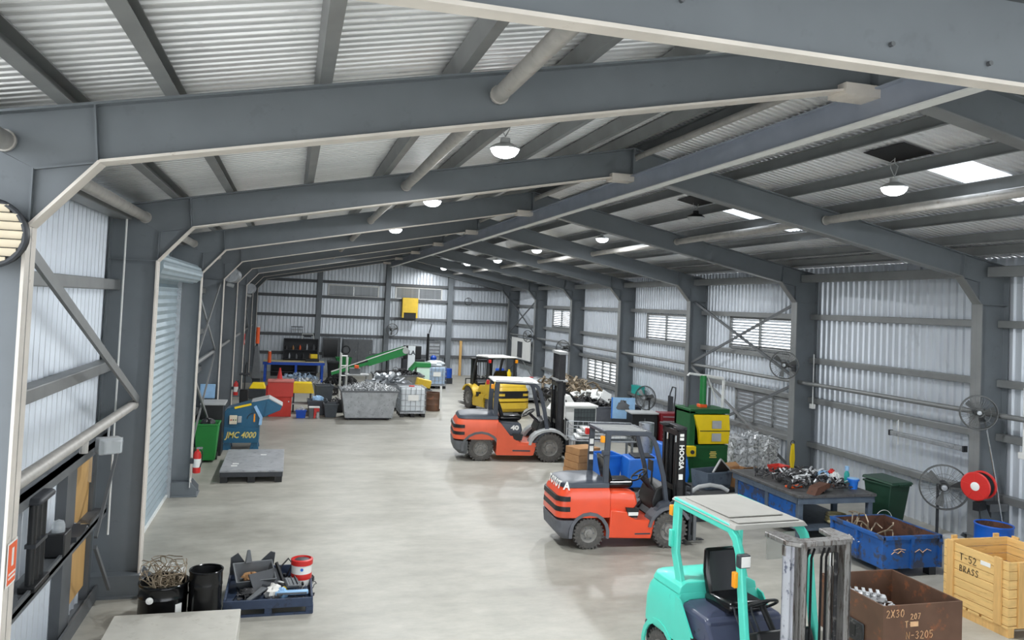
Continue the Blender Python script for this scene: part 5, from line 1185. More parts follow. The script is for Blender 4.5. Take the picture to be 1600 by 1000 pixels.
t = thing('silver_rail', 'pale blue-grey slotted rail lying along the front of the blue tray', 'rail', (.2, 11.5, .2)); MB().box(-.22, .22, -.04, .04, 0, .05).build('rail', 'pale_blue', t, bevel=.01); MB().box(-.2, .2, -.045, -.04, .012, .035).build('slot', 'mid_grey', t)
t = thing('crumpled_rag', 'crumpled white and blue rag in the middle of the blue tray', 'cloth', (-.05, 11.58, .2)); rag(17, .12, .1, .12).build('white_fold', 'chalk_white', t); rag(18, .08, .07, .08).xf(Matrix.Translation((.12, -.05, .0))).build('blue_fold', 'pale_blue', t)
t = thing('grey_lever', 'grey paddle lever lying in the front left of the blue tray', 'lever', (-.25, 11.5, .18), .9); MB().loft([[(-.2, -.03, 0), (-.2, .03, 0), (-.2, .03, .03), (-.2, -.03, .03)], [(.16, -.05, .08), (.16, .05, .08), (.16, .05, .11), (.16, -.05, .11)]]).build('paddle', 'mid_grey', t, bevel=.008); MB().cyl((.16, -.05, .1), (.16, .05, .1), .03, n=10).build('hub', 'dark_grey', t)
t = thing('white_ring', 'white oval ring in the middle of the blue tray', 'ring', (.12, 11.9, .24)); MB().tube([(.12 * math.cos(a), .08 * math.sin(a), .02 * math.sin(2 * a)) for a in [2 * PI * k / 18 for k in range(18)]], .014, 6, True).build('hoop', 'white_paint', t); MB().box(-.03, .03, -.09, -.06, -.02, .02).build('clasp', 'mid_grey', t)
tag(MB().tube([(.0, 12.15, .2), (.04, 12.2, .36), (.14, 12.3, .44), (.2, 12.3, .36), (.12, 12.2, .2)], .012, 6).build('bent_hose', 'hose_black'), 'black looped hose at the back of the blue tray', 'hose')
tag(rag(19, .13, .1, .07).xf(Matrix.Translation((-.38, 11.62, .2))).build('mesh_bag', 'scrap_dark'), 'speckled grey mesh bag in the front left of the blue tray', 'bag')
tag(rag(20, .05, .05, .05).xf(Matrix.Translation((.1, 11.66, .2))).build('yellow_plug', 'yellow'), 'small yellow plug in the middle of the blue tray', 'plug')
pile('small_scrap', 'fine dark scrap bits filling the blue pallet tray', 'scrap', 'scrap_dark', -.55, .5, 11.4, 12.3, .16, .26, 110, .05, 52, 'bxrc')
# left wall fittings
t = thing('round_vent_fan', 'round louvred fan with cream slats at the left edge, high up', 'fan', (-2.1, 6.4, 4.66))
MB().torus((0, 0, 0), .235, .02, 'y', 32, 8).build('rim', 'dark_grey', t); MB().lathe([(0, .05), (.23, .05), (.235, .12), (0, .13)], axis='y', n=28).build('backing', 'black_plastic', t)
for k in range(7):
    z = -.19 + .063 * k; w = math.sqrt(max(.0, .225 ** 2 - z * z)); MB().cbox((0, 0, z), (2 * w, .012, .058), euler(.55, 0, 0)).build('slat', 'cream', t, smooth=False)
MB().cyl((0, .12, 0), (0, .21, 0), .05, n=12).build('mount', 'dark_grey', t)
t = thing('safety_sign', 'orange and white safety sign on the nearest left column', 'sign', (-1.885, 6.635, 2.27))
MB().box(0, .004, -.1, .1, -.16, .16).build('plate', 'wheel_white', t, smooth=False); MB().box(.004, .007, -.085, .085, -.145, .145).build('orange_field', 'signal_orange', t, smooth=False); MB().box(.007, .009, -.02, .02, -.02, .11).box(.007, .009, -.07, .07, -.08, -.065).box(.007, .009, -.07, .07, -.11, -.095).build('pictogram', 'wheel_white', t, smooth=False)
t = thing('floodlight', 'clear-fronted floodlight hanging under the wall pipe on the left', 'floodlight', (-2.15, 11.15, 2.32), math.radians(-60))
MB().box(-.1, .06, -.14, .14, -.1, .1).build('housing', 'light_grey', t, bevel=.02); MB().loft([[(.06, -.15, -.11), (.06, .15, -.11), (.06, .15, .11), (.06, -.15, .11)], [(.16, -.1, -.08), (.16, .1, -.08), (.16, .1, .08), (.16, -.1, .08)]]).build('lens', 'clear_lens', t, bevel=.02); MB().box(.0, .05, -.1, .1, -.06, .06).build('reflector', 'chrome', t); MB().tube([(-.04, 0, .1), (-.04, 0, .3)], .015, 6).build('hanger', 'light_grey', t)
t = thing('tube_rack', 'black three-tube rack with oval cap, standing on the lower left wall ledge', 'rack', (-2.36, 9.05, 1.295))
for y in (-.16, 0, .16): MB().cyl((0, y, .05), (0, y, .85), .04, n=14).build('tube', 'black_plastic', t)
MB().loft([[(-.1, -.26, .85), (.1, -.26, .85), (.1, .26, .85), (-.1, .26, .85)], [(-.09, -.24, .92), (.09, -.24, .92), (.09, .24, .92), (-.09, .24, .92)]]).build('cap', 'dark_grey', t, bevel=.03); MB().box(-.08, .08, -.24, .24, .0, .06).build('base', 'black_plastic', t, bevel=.01); MB().box(-.05, .05, -.2, .2, .42, .46).build('cross_bar', 'dark_grey', t)
t = thing('warning_beacon', 'black box with clear dome lamp on the lower left wall ledge', 'beacon', (-2.4, 10.05, 1.295))
MB().box(-.1, .1, -.14, .14, 0, .26).build('box', 'black_plastic', t, bevel=.015); MB().lathe([(.07, .26), (.07, .33), (.05, .38), (0, .4)], (0, -.02, 0), n=16).build('dome', 'clear_lens', t); MB().lathe([(.03, .26), (.03, .32), (0, .33)], (0, -.02, 0), n=10).build('bulb', 'chrome', t)
t = thing('ledge_bracket', 'dark curved bracket with bright pins on the ledge beside the timber door', 'bracket', (-2.36, 10.6, 1.335)); MB().prism([(-.25, 0), (.25, 0), (.28, .08), (.1, .03), (-.1, .03), (-.25, .06)], 'x', -.08, .08).build('cradle', 'dark_grey', t); MB().cyl((.0, .27, .05), (.1, .27, .05), .03, n=10).build('pin', 'chrome', t)
def extinguisher(label, loc):
    t = thing('fire_extinguisher', label, 'extinguisher', loc, 0, 'fire extinguishers')
    MB().lathe([(0, 0), (.075, 0), (.08, .02), (.08, .38), (.06, .44), (.03, .46), (.03, .5), (0, .5)], n=20).build('cylinder', 'red', t); MB().lathe([(.0815, .12), (.0815, .3)], n=20).build('label_band', 'wheel_white', t)
    MB().box(-.02, .1, -.02, .02, .5, .54).build('handle', 'chrome', t); MB().tube([(.02, 0, .52), (.1, -.03, .45), (.1, -.04, .25), (.07, -.06, .12)], .012, 6).build('hose', 'hose_black', t); MB().box(-.14, -.06, -.06, .06, .2, .3).build('wall_bracket', 'dark_grey', t)
    return t
extinguisher('red fire extinguisher on the left column beyond the roller door', (XC - WL + .12, 18.1, .5))
extinguisher('red fire extinguisher farther back on the left wall, behind the blue machine', (XC - WL + .12, YF[5] - .1, .75))
MB().box(XC - WL, XC - WL + .01, 18.02, 18.2, .2, .4).build('column_tag', 'wheel_white', wall_left)

# ------------------------------------------------------------------ shear, scale, green bin
t = thing('scrap_granulator', 'dark teal-blue scrap cutting machine lettered JMC 4000', 'machine', (-1.19, 23.4, 0))
prof_ = [(-.47, .2), (.48, .2), (.48, .84), (.56, .9), (1.02, 1.1), (1.07, 1.22), (.7, 1.42), (.26, 1.32), (-.38, 1.14), (-.47, 1.04)]
MB().prism(prof_, 'y', 0, .72).build('body', 'machine_blue', t, bevel=.012)
MB().prism([(-.47, .2), (.48, .2), (.48, .62), (-.47, .62)], 'y', -.03, 0).build('front_plate', 'machine_blue', t, smooth=False)
MB().prism([(.58, .93), (1.0, 1.12), (.66, 1.36)], 'y', -.02, 0).build('hopper_wing', 'machine_blue', t, smooth=False); MB().prism([(.7, 1.42), (1.07, 1.22), (1.08, 1.24), (.7, 1.45), (.24, 1.34), (.25, 1.32)], 'y', -.01, .73).build('hopper_lip', 'light_grey', t, smooth=False)
text('JMC 4000', .24, 'gold', t, (.0, -.035, .41), (1, 0, 0), (0, 0, 1), shear=.25, bold=.004, sx=.82)
MB().box(-.32, -.12, -.08, 0, .72, .96).build('control_panel', 'cream', t, bevel=.01); MB().box(-.1, .0, -.05, 0, .76, .94).build('switch_box', 'light_grey', t, bevel=.01)
for k in range(3): MB().cyl((-.27 + .06 * k, -.09, .84), (-.27 + .06 * k, -.08, .84), .018, n=8).build('button', ('red', 'black_plastic', 'bright_green')[k], t)
MB().bar([(-.2, -.012, 1.16), (.24, -.012, 1.27)], .01, .06, up=(0, 0, 1)).build('warning_stripe', 'yellow', t); MB().bar([(.34, -.03, 1.22), (.52, -.05, .9), (.5, -.05, .7)], .08, .04, up=(0, 1, 0)).build('lever', 'pale_blue', t); MB().box(.32, .36, -.02, 0, .78, 1.0).build('amber_label', 'amber', t)
MB().torus((.3, -.01, .86), .15, .012, 'y', 12, 5, (PI * .5, PI)).build('guide_slot', 'dark_grey', t)
for x in (-.36, .37):
    for y in (.1, .62): MB().taper((x - .12, x + .12, y - .1, y + .1, 0), (x - .08, x + .08, y - .08, y + .08, .2)).build('foot', 'machine_blue', t, smooth=False)
MB().box(-.5, -.47, .05, .66, .3, .9).build('side_door', 'machine_blue', t, bevel=.01)
t = thing('platform_scale', 'low square steel platform scale on the floor at left', 'scale', (-.7, 20.6, 0))
MB().box(-.7, .7, -1.3, 1.38, .24, .28).build('top_plate', 'scale_top', t, bevel=.006); MB().box(-.69, .69, -1.29, 1.36, .13, .24).build('frame', 'dark_grey', t, bevel=.006)
for x in (-.6, 0, .6):
    for y in (-1.2, .0, 1.25): MB().box(x - .08, x + .08, y - .08, y + .08, 0, .13).build('foot', 'black_plastic', t, smooth=False)
for x, y in ((-.42, -.75), (.2, .6), (-.4, -.5)): MB().box(x - .07, x + .07, y - .05, y + .05, .2805, .283).build('sticker', 'wheel_white', t)
t = wheelie('wheelie_bin', 'bright green open wheelie bin beside the blue cutting machine', (-1.93, 21.85, 0), 0, 'bin_green', False)
tag(rag(25, .2, .2, .16).xf(Matrix.Translation((-1.93, 21.9, .92))).build('waste_bag', 'black_plastic'), 'dark bag of waste in the top of the bright green bin', 'bag')
tag(MB().tube([(-2.0, 22.0, .6), (-2.0, 22.05, 1.3)], .012, 6).build('stick', 'dark_grey'), 'thin dark stick standing up in the bright green bin', 'stick')
t = thing('metal_box', 'black steel box cabinet with pale top against the left wall behind the green bin', 'cabinet', (-1.98, 22.9, 0)); MB().box(-.2, .35, -.36, .36, 0, 1.35).build('carcass', 'black_plastic', t, bevel=.01); MB().box(-.22, .4, -.44, .44, 1.35, 1.4).build('top', 'light_grey', t, bevel=.006)

# ------------------------------------------------------------------ left middle distance
t = thing('parts_washer', 'red steel parts washer with pinkish lid, beyond the blue cutting machine', 'cabinet', (-.24, 29.75, 0))
MB().taper((-.38, .4, .05, .65, 0), (-.38, .4, .0, .65, .72)).build('lower_cabinet', 'red_cab', t, bevel=.01); MB().taper((-.45, .44, -.06, .68, .72), (-.45, .44, -.04, .68, 1.24)).build('upper_tank', 'red_cab', t, bevel=.012); MB().box(-.47, .46, -.08, .7, 1.24, 1.29).build('lid', 'pink_top', t, bevel=.01); MB().box(-.5, -.46, .0, .5, .5, 1.1).build('side_tray', 'red', t); MB().cyl((.3, .03, .55), (.3, .0, .55), .025, n=8).build('knob', 'chrome', t)
t = thing('traffic_cone', 'faded red traffic cone standing on the red parts washer', 'cone', (-.3, 30.25, 1.29)); MB().lathe([(.0, .42), (.025, .42), (.1, .03), (.0, .03)], n=18).build('cone', 'red', t); MB().box(-.12, .12, -.12, .12, 0, .03).build('base', 'pink_top', t)
t = thing('yellow_hopper', 'bright yellow sheet-metal chute to the right of the red parts washer', 'chute', (.55, 31.2, 0)); MB().prism([(-.4, .72), (.42, .72), (.32, 1.1), (-.4, 1.1)], 'y', -.3, .3).build('chute', 'yellow', t, bevel=.01)
for x in (-.32, .3): MB().box(x - .03, x + .03, -.25, .25, 0, .72).build('leg', 'dark_grey', t, smooth=False)
MB().box(-.38, .36, -.28, .28, .3, .34).build('shelf', 'light_grey', t)
tubbin('storage_tub', 'grey tub with blue and white bags, beside the yellow chute', (1.08, 30.5, 0), .35, .35, .55, 'tub_grey', 0, cat='tub')
tag(rag(30, .22, .2, .14).xf(Matrix.Translation((1.08, 30.5, .55))).build('bag_bundle', 'pale_blue'), 'blue and white bag bundle in the grey tub by the yellow chute', 'bag')
tubbin('storage_tub', 'tall grey tub behind the other grey tubs, left of the galvanised skip', (1.35, 31.9, 0), .32, .35, .95, 'tub_grey', .1, cat='tub')
tubbin('storage_tub', 'grey tub closest to the galvanised skip on its left', (1.55, 29.9, 0), .25, .3, .5, 'tub_grey', 0, cat='tub')
tubbin('black_tray', 'low black tray of small parts left of the galvanised skip', (1.85, 31.3, 0), .32, .35, .35, 'black_plastic', 0, .03, cat='tray')
pile('tray_parts', 'small dark parts heaped in the low black tray', 'scrap', 'scrap_dark', 1.6, 2.1, 31.0, 31.6, .3, .5, 60, .08, 61, 'bcr')
t = thing('storage_crate', 'small bright blue crate on the floor by the red parts washer', 'crate', (.5, 29.6, 0)); MB().tub((-.15, .15, -.12, .12, 0), (-.18, .18, -.15, .15, .28), .012).build('body', 'bench_blue', t); MB().box(-.2, .2, -.17, -.15, .25, .29).build('rim', 'bench_blue', t)
pile('crate_parts', 'mixed small parts heaped in the small blue crate', 'scrap', 'scrap_silver', .36, .64, 29.5, 29.7, .24, .4, 26, .05, 62, 'bcr')
t = thing('step_stool', 'small red and grey stool with white top on the floor by the blue crate', 'stool', (.95, 29.6, 0)); MB().box(-.18, .2, -.14, .14, .36, .4).build('seat', 'white_paint', t, bevel=.01); MB().prism([(-.17, 0), (-.02, 0), (-.02, .36), (-.17, .36)], 'y', -.13, .13).build('grey_panel', 'mid_grey', t); MB().prism([(.0, 0), (.06, 0), (.1, .24), (.19, .24), (.19, .36), (.0, .36)], 'y', -.13, .13).build('red_panel', 'red', t); MB().box(.1, .19, -.12, .12, 0, .2).build('foot_block', 'light_grey', t)
t = thing('floor_sweeper', 'yellow and black floor machine at the foot of the left wall', 'machine', (-1.2, 34.5, 0)); MB().box(-.35, .35, -.35, .35, .1, .5).build('body', 'dark_grey', t, bevel=.03); MB().loft([[(-.33, -.33, .5), (.33, -.33, .5), (.33, .33, .5), (-.33, .33, .5)], [(-.2, -.25, .72), (.25, -.25, .72), (.25, .25, .72), (-.2, .25, .72)]]).build('cover', 'yellow', t, bevel=.02)
for y in (-.3, .3): MB().cyl((0, y - .03, .12), (0, y + .03, .12), .12, n=12).build('wheel', 'black_plastic', t)
t = thing('upright_vacuum', 'black upright sack trolley against the left wall', 'trolley', (-1.55, 31.2, 0)); MB().tube([(0, -.15, .2), (0, -.15, 1.7), (.05, -.1, 1.8), (.05, .1, 1.8), (0, .15, 1.7), (0, .15, .2)], .02, 7).build('frame', 'black_plastic', t); MB().box(-.15, .15, -.2, .2, .05, .8).build('body', 'black_plastic', t, bevel=.03); MB().box(-.2, .2, -.24, .24, 1.35, 1.4).build('shelf', 'dark_grey', t)
for y in (-.22, .22): MB().cyl((0, y - .02, .1), (0, y + .02, .1), .1, n=12).build('wheel', 'black_plastic', t)
t = thing('grey_dust_sheet', 'grey dust sheet hanging from the left wall beside the orange tube', 'sheet', (-1.5, 38.5, .5)); MB().loft([[(-.15, -.2, 0), (.3, -.2, 0), (.3, .2, 0), (-.15, .2, 0)], [(-.05, -.15, 1.5), (.12, -.15, 1.5), (.12, .15, 1.5), (-.05, .15, 1.5)]]).build('sheet', 'mid_grey', t, bevel=.03); MB().box(-.1, .25, -.1, .1, -.5, 0).build('stand', 'dark_grey', t); MB().cyl((.05, 0, 1.5), (.05, 0, 1.6), .05, n=10).build('hook', 'dark_grey', t)
for (x, y, z, h, l) in ((-1.45, 38.5, 2.1, .75, 'tall bright orange tube standing on the grey dust sheet'), (-.95, 41.5, 1.0, .55, 'short orange tube at the left end of the blue workbench')):
    t = thing('orange_tube', l, 'tube', (x, y, z), 0, 'orange tubes'); MB().cyl((0, 0, .0), (0, 0, h), .09, .08, n=14).build('body', 'signal_orange', t); MB().cyl((0, 0, h), (0, 0, h + .05), .06, n=12).build('cap', 'white_paint', t)
t = thing('red_notice', 'small red and white notice on the left column far down the wall', 'sign', (XC - WL + .005, YF[6], 2.2)); MB().box(0, .02, -.15, .15, 0, .45).build('plate', 'red', t); MB().box(.02, .024, -.12, .12, .05, .2).build('white_text_field', 'wheel_white', t)
for k, (y, z) in enumerate(((26.6, 4.93), (38.2, 4.62))):
    t = thing('roller_drum_end', ('nearer', 'farther')[k] + ' grey round roller drum end high on the left wall', 'drum end', (-1.92, y, z), 0, 'roller drum ends')
    MB().lathe([(0, 0), (.24, 0), (.24, 1.6), (.2, 1.64), (0, 1.64)], axis='y', n=24).build('drum_end', 'galv', t); MB().cyl((-.1, .08, -.3), (.1, .08, -.36), .06, n=10).build('motor', 'light_grey', t); MB().box(-.58, .0, .06, .12, -.05, .05).build('wall_bracket', 'dark_grey', t)
t = thing('column_switchbox', 'pale switch box with black cable pouch on a left column behind the blue machine', 'switch box', (XC - WL + .02, YF[4] - .02, 1.05)); MB().box(-.5, -.1, -.16, -.1, .3, .7).build('box', 'pale_blue', t, bevel=.01); MB().box(-.45, -.15, -.2, -.1, -.1, .3).build('pouch', 'black_plastic', t, bevel=.02)

# blue bench, shelving and far left corner
t = thing('workbench', 'blue steel workbench with timber top in front of the far gable', 'workbench', (.25, 42.5, 0))
MB().box(-1.5, 1.5, -.5, .5, .97, 1.02).build('bench_top', 'ply', t, bevel=.008); MB().box(-1.52, 1.52, -.54, -.5, .86, 1.0).build('apron', 'bench_blue', t, smooth=False)
for x in (-1.4, .1, 1.4):
    for y in (-.48, .44): MB().box(x - .06, x + .06, y - .05, y + .05, 0, .97).build('leg', 'bench_blue', t, smooth=False)
MB().box(-1.1, 1.1, -.4, .4, .48, .52).build('shelf', 'dark_grey', t); MB().box(-1.15, 1.15, .46, .5, .2, .95).build('back_panel', 'black_plastic', t)
pile('bench_rolls', 'pale coils and rolls stored under the blue workbench', 'scrap', 'ibc_blue', -.5, 1.4, 40.9, 42.0, .1, .55, 70, .12, 63, 'cr')
pile('floor_coils', 'silver and blue coils on the floor before the blue workbench', 'scrap', 'scrap_silver', -.4, 1.5, 38.5, 40.5, .05, .5, 70, .13, 64, 'cr')
t = thing('grinder', 'black bench grinder with yellow cover on the right end of the blue workbench', 'grinder', (1.2, 42.5, 1.02)); MB().box(-.4, .3, -.2, .2, 0, .16).build('base', 'black_plastic', t, bevel=.03); MB().box(-.15, .2, -.15, .15, .16, .38).build('cover', 'yellow', t, bevel=.02)
t = thing('shelf_unit', 'black open shelving unit against the far gable, full of small tools', 'shelving', (.6, 47.0, 0))
MB().box(-.95, .95, .18, .22, 0, 1.95).build('back_panel', 'dark_grey', t, smooth=False)
for x in (-.95, .92): MB().box(x, x + .04, -.3, .2, 0, 1.95).build('side_panel', 'dark_grey', t, smooth=False)
for z in (.3, .8, 1.3, 1.92): MB().box(-.95, .95, -.3, .2, z, z + .04).build('shelf', 'dark_grey', t, smooth=False)
rr_ = random.Random(77); CN = ['black', 'grey', 'silver', 'brown', 'orange', 'dark']
for k in range(9):
    z = (1.34, .84)[k % 2]; x = .6 - .8 + .19 * k; w = rr_.uniform(.05, .09); h = rr_.uniform(.14, .34); mt = ('scrap_dark', 'galv', 'cardboard', 'mid_grey', 'signal_orange')[k % 5]
    q = MB().lathe([(0, 0), (w, 0), (w * 1.05, h * .6), (w * .5, h * .85), (w * .45, h), (0, h)], n=12).build('tool_jar', mt, loc=(x, 46.85, z)); tag(q, ('far left', 'second from left', 'third from left', 'fourth from left', 'middle', 'fourth from right', 'third from right', 'second from right', 'far right')[k] + ' ' + ('dark', 'silver', 'brown', 'grey', 'orange')[k % 5] + ' jar on the ' + ('upper', 'lower')[k % 2] + ' black shelf at the far gable', 'jar', 'jars on the black shelving')
t = thing('tabletop_stand', 'small pale metal frame on top of the black shelving', 'frame stand', (.95, 46.9, 1.96)); MB().tube([(-.3, 0, 0), (-.3, 0, .28), (.3, 0, .28), (.35, 0, 0)], .03, 7).build('hoop', 'white_paint', t); MB().box(-.2, .2, -.05, .05, .1, .2).build('gauge', 'dark_grey', t)
t = thing('wire_rack', 'small dark wire rack on the girt above the black shelving', 'rack', (.35, 47.4, 2.265)); MB().tube([(-.3, 0, 0), (-.3, 0, .35), (.3, 0, .35), (.3, 0, 0)], .015, 5).tube([(-.3, 0, .18), (.3, 0, .18)], .012, 5).tube([(-.1, 0, 0), (-.1, 0, .35)], .012, 5).tube([(.1, 0, 0), (.1, 0, .35)], .012, 5).build('rack_frame', 'dark_grey', t); MB().box(-.34, .34, -.03, .03, .33, .37).build('top_bar', 'dark_grey', t)
wheelie('wheelie_bin', 'black wheelie bin beside the right end of the blue workbench', (2.2, 42.3, 0), 0, 'black_plastic')
tubbin('green_bin', 'bright green tapered bin against the far gable', (2.9, 45.0, .35), .42, .4, .75, 'bright_green', 0, .1)
tag(MB().box(2.45, 3.35, 44.6, 45.4, 0, .35).build('bin_plinth', 'dark_grey', bevel=.01), 'dark box plinth under the bright green bin', 'plinth')
pile('corner_scrap', 'dark wheels and castings heaped by the black wheelie bin', 'scrap', 'scrap_dark', 1.8, 3.2, 38.5, 40.5, .0, .7, 90, .2, 65, 'cr')
# far gable fittings
t = thing('electric_cabinet', 'black open electric cabinet on the far gable, left of the grey cabinets', 'cabinet', (2.3, 47.2, .9)); MB().box(-.48, .48, -.15, .2, 0, 1.15).build('carcass', 'mid_grey', t, bevel=.01); MB().box(-.42, .36, -.17, -.15, .05, 1.08).build('opening', 'black_gloss', t); MB().box(.5, .56, -.2, .2, 0, 1.15).build('open_door', 'galv', t)
t = thing('electric_cabinet', 'grey two-door electric cabinet on the far gable behind the conveyor', 'cabinet', (3.7, 47.2, .5)); MB().box(-.75, .95, -.2, .2, 0, 1.5).build('carcass', 'mid_grey', t, bevel=.01)
for x in (-.7, .12): d = MB().box(x, x + .78, -.22, -.2, .05, 1.42).build('door', 'mid_grey', t, bevel=.006); MB().box(x + .68, x + .72, -.24, -.22, .7, .85).build('handle', 'chrome', d)
MB().torus((-.55, -.25, .9), .22, .02, 'y', 20, 5).build('cable_coil', 'hose_black', t)
t = thing('locker', 'grey slatted locker on the far gable, right of the white sign board', 'locker', (8.3, 47.2, .0)); MB().box(-.35, .35, -.25, .2, .0, 2.05).build('carcass', 'mid_grey', t, bevel=.01)
for k in range(6): MB().box(-.3, .3, -.26, -.25, .75 + .2 * k, .9 + .2 * k).build('louvre', 'galv', t, smooth=False)
t = thing('wall_box', 'yellow steel box with dark opening high on the far gable', 'box', (6.74, 47.2, 3.38))
MB().box(-.46, .46, -.25, .2, .3, 1.18).build('case', 'yellow_truck', t, bevel=.01); MB().box(-.46, -.36, -.25, .2, 0, .3).box(.36, .46, -.25, .2, 0, .3).build('side_cheeks', 'yellow_truck', t, smooth=False); MB().box(-.36, .36, -.2, .2, -.05, .3).build('dark_opening', 'black_plastic', t)
t = thing('hose_ring', 'thin black hose ring hung high on the far gable at right', 'hose', (10.32, 47.35, 4.5)); MB().torus((0, 0, 0), .22, .018, 'y', 24, 5).build('ring', 'hose_black', t); MB().box(-.02, .02, 0, .25, .18, .22).build('hook', 'dark_grey', t)
t = thing('wall_fan', 'round wall fan on the central post of the far gable', 'fan', (5.75, 47.0, 2.64), 0, 'wall fans'); fan_head(t, (0, 0, 0), .36, math.radians(-75)); MB().tube([(.0, .2, 0), (-.1, .3, .05), (-.3, .3, .05)], .03, 7).build('bracket_arm', 'dark_grey', t)
tag(MB().bar([(8.0, 47.35, 2.5), (8.15, 47.35, 3.05)], .04, .06, up=(0, 1, 0)).build('hook_bar', 'black_plastic'), 'short black bar hooked on a girt of the far gable', 'bar')
tag(MB().box(9.9, 10.05, 47.3, 47.42, 0, 2.1).build('timber_post', 'pine_post', bevel=.006), 'brown timber post standing against the far gable at right', 'post')
t = thing('sign_board', 'tall white board lettered LA in front of the far gable', 'sign', (5.95, 40.2, 0)); MB().box(-.18, .18, -.03, .03, .3, 2.1).build('board', 'ibc_white', t, smooth=False); text('LA', .3, 'charcoal', t, (0, -.034, 1.75), (1, 0, 0), (0, 0, 1), bold=.01); MB().box(-.2, .2, -.2, .2, 0, .3).build('foot', 'dark_grey', t)
t = thing('black_machine', 'black boxy machine behind the tall white board', 'machine', (6.9, 44.0, 0)); MB().box(-.9, .3, -.4, .4, 0, 1.2).build('body', 'dark_grey', t, bevel=.02); MB().box(-.8, .1, -.35, .35, 1.2, 1.9).build('upper_body', 'black_plastic', t, bevel=.02); MB().cyl((.5, 0, 0), (.5, 0, 2.6), .07, n=10).build('post', 'black_plastic', t); MB().lathe([(0, 0), (.18, 0), (.18, .3), (.08, .4), (0, .4)], (.85, 0, 1.0), n=16).build('blue_flask', 'bench_blue', t); MB().box(.6, 1.1, -.2, .2, 0, 1.0).build('side_table', 'dark_grey', t)
# conveyor, white stand and mint cabinet
t = thing('conveyor', 'green inclined belt conveyor with white edges behind the skips', 'conveyor', (4.3, 38.0, 0))
a_, b_ = Vector((-2.4, 0, .9)), Vector((.95, 0, 2.0))
u_ = (b_ - a_).normalized()
MB().bar([Vector((-.75, -.3, 1.42)), Vector((1.0, -.3, 2.0))], .05, .38, up=(0, 0, 1)).build('side_guard', 'bright_green', t, smooth=False); MB().bar([Vector((-.75, .3, 1.42)), Vector((1.0, .3, 2.0))], .05, .38, up=(0, 0, 1)).build('side_guard', 'bright_green', t, smooth=False)
MB().bar([a_, b_], .56, .06).build('belt', 'black_plastic', t, smooth=False); MB().bar([Vector((-2.4, -.32, .86)), Vector((-.7, -.32, 1.38))], .04, .14).build('lower_guard', 'bright_green', t, smooth=False); MB().bar([Vector((-2.4, -.34, .95)), Vector((1.0, -.34, 2.2))], .03, .04).build('edge_trim', 'white_paint', t, smooth=False)
MB().cyl((1.0, -.34, 2.0), (1.0, .34, 2.0), .15, n=16).build('head_roller', 'light_grey', t)
for x, z in ((.2, 1.7), (-1.8, 1.0)):
    for y in (-.28, .28): MB().box(x - .04, x + .04, y - .04, y + .04, 0, z).build('leg', 'dark_grey', t, smooth=False)
t = thing('machine_stand', 'tall white tubular frame stand with a table shelf, behind the galvanised skip', 'stand', (2.35, 33.4, 0))
for x in (-.3, -.05):
    for y in (-.25, .25): MB().tube([(x, y, 0), (x, y, 2.1 if x < -.2 else 1.95)], .03, 6).build('post', 'white_paint', t)
for z in (1.2, 1.6, 2.0): MB().tube([(-.3, -.25, z), (-.05, -.25, z)], .025, 6).build('rung', 'white_paint', t)
MB().box(-.1, .85, -.3, .3, 1.2, 1.26).build('shelf', 'light_grey', t, bevel=.01); MB().box(.75, .82, -.25, .25, 0, 1.2).build('shelf_leg', 'light_grey', t); MB().box(.05, .5, -.2, .2, 1.26, 1.5).build('gearbox', 'mid_grey', t, bevel=.02); MB().box(.25, .42, -.22, -.02, 1.5, 1.62).build('orange_cap', 'signal_orange', t, bevel=.01)
t = thing('control_console', 'mint cabinet with dark green top beside the rear caged tank', 'cabinet', (5.95, 36.6, 0)); MB().box(-.3, .3, -.3, .3, .0, 1.35).build('carcass', 'mint', t, bevel=.01); MB().prism([(-.55, 1.1), (-.35, 1.35), (-.3, 1.35), (.34, 1.35), (.34, 1.55), (-.32, 1.55), (-.62, 1.2)], 'y', -.34, .34).build('top', 'bright_green', t, bevel=.01); MB().box(-.08, .08, -.31, -.3, .62, .86).build('dark_screen', 'black_gloss', t)
tag(MB().box(-.3, .3, -.25, .25, 0, .34).xf(Matrix.Rotation(.2, 4, 'Y')).build('yellow_case', 'yellow_truck', loc=(5.5, 33.6, .74), bevel=.03), 'yellow tilted box lid behind the front caged tank', 'box')
tubbin('grey_bin', 'grey bin carrying the yellow lid behind the front caged tank', (5.45, 33.6, 0), .4, .35, .66, 'mid_grey')
ibc('white caged tank standing right of the galvanised skip', (4.56, 30.35, 0), 0)
ibc('pale blue caged tank with foam on top, far back before the gable', (7.2, 40.3, 0), .05, 'ibc_blue', False)
rg = rag(33, .55, .5, .2).xf(Matrix.Translation((7.2, 40.3, 1.18))).build('plastic_wrap', 'ibc_white'); tag(rg, 'crumpled pale plastic wrap piled on the far blue caged tank', 'wrap')
t = thing('small_drum', 'small blue drum on the floor right of the far caged tank', 'drum', (8.3, 42.6, .3)); MB().lathe([(0, 0), (.25, 0), (.26, .25), (.25, .5), (0, .5)], n=18).build('shell', 'bench_blue', t); MB().box(-.25, .25, -.25, .25, -.3, 0).build('cradle', 'dark_grey', t)
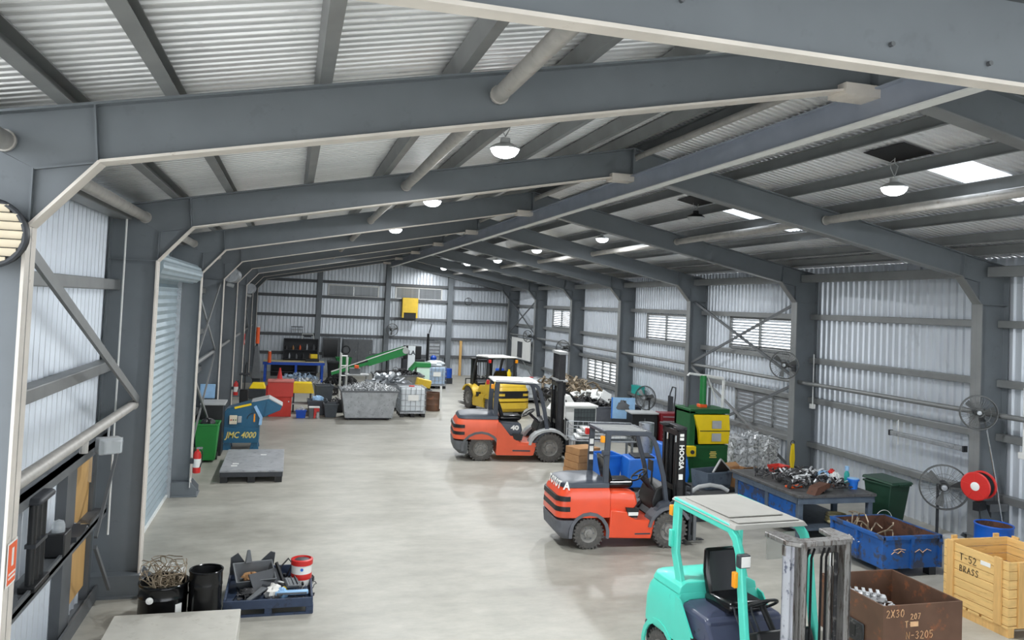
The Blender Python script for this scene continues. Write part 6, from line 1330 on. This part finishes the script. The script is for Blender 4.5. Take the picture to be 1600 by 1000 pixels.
t = open_drum('rusty_drum', 'rusty brown drum right of the white caged tank', (5.65, 31.75, 0), .3, .72, 'rust_plate', 'skip_rust'); MB().box(.22, .3, -.3, -.24, .1, 1.0).build('white_strip', 'white_paint', t)
# skips
def skip(label, loc, w, d, h, seed, plabel, rz=0):
    t = thing('waste_skip', label, 'skip', loc, rz, 'galvanised skips')
    MB().tub((-w * .84, w * .84, -d * .86, d * .86, .09), (-w, w, -d, d, h), .02).build('body', 'galv', t, smooth=False)
    m = MB().box(-w - .04, w + .04, -d - .04, -d + .01, h - .05, h + .01).box(-w - .04, w + .04, d - .01, d + .04, h - .05, h + .01).box(-w - .04, -w + .01, -d, d, h - .05, h + .01).box(w - .01, w + .04, -d, d, h - .05, h + .01); m.build('rim', 'mid_grey', t, smooth=False)
    MB().box(-w * .8, w * .8, -d * .8, d * .8, .05, .09).build('base_frame', 'dark_grey', t, smooth=False)
    for x in (-w * .7, w * .7):
        for y in (-d * .7, d * .7): MB().cyl((x, y - .03, .04), (x, y + .03, .04), .04, n=10).build('castor', 'black_plastic', t)
    return t
skip('galvanised steel skip heaped with silver scrap, nearest of the skips', (2.86, 29.62, 0), 1.0, .72, 1.06, 71, '')
pile('silver_scrap', 'heap of small silver scrap pieces in the nearest skip', 'scrap', 'scrap_silver', 1.95, 3.75, 29.0, 30.25, .9, 1.34, 420, .075, 72, 'bcr')
skip('galvanised steel skip with pale frames lying in it, middle of the skips', (3.9, 32.3, 0), .85, .65, 1.06, 73, '')
pile('frame_scrap', 'pale aluminium frames stacked in the middle skip', 'scrap', 'galv', 3.4, 4.4, 32.0, 32.6, .95, 1.3, 30, .3, 74, 'b')
skip('galvanised steel skip farthest back, below the green conveyor', (4.6, 35.0, 0), 1.05, .75, 1.15, 75, '')
pile('dark_scrap', 'dark scrap heaped in the farthest skip', 'scrap', 'scrap_dark', 3.7, 5.5, 34.5, 35.5, .95, 1.4, 140, .14, 76, 'bxr')
pile('wheel_scrap', 'wheels and brown castings on the floor behind the nearest skip', 'scrap', 'scrap_dark', 1.9, 3.1, 34.0, 35.6, .05, .8, 80, .18, 77, 'cr')
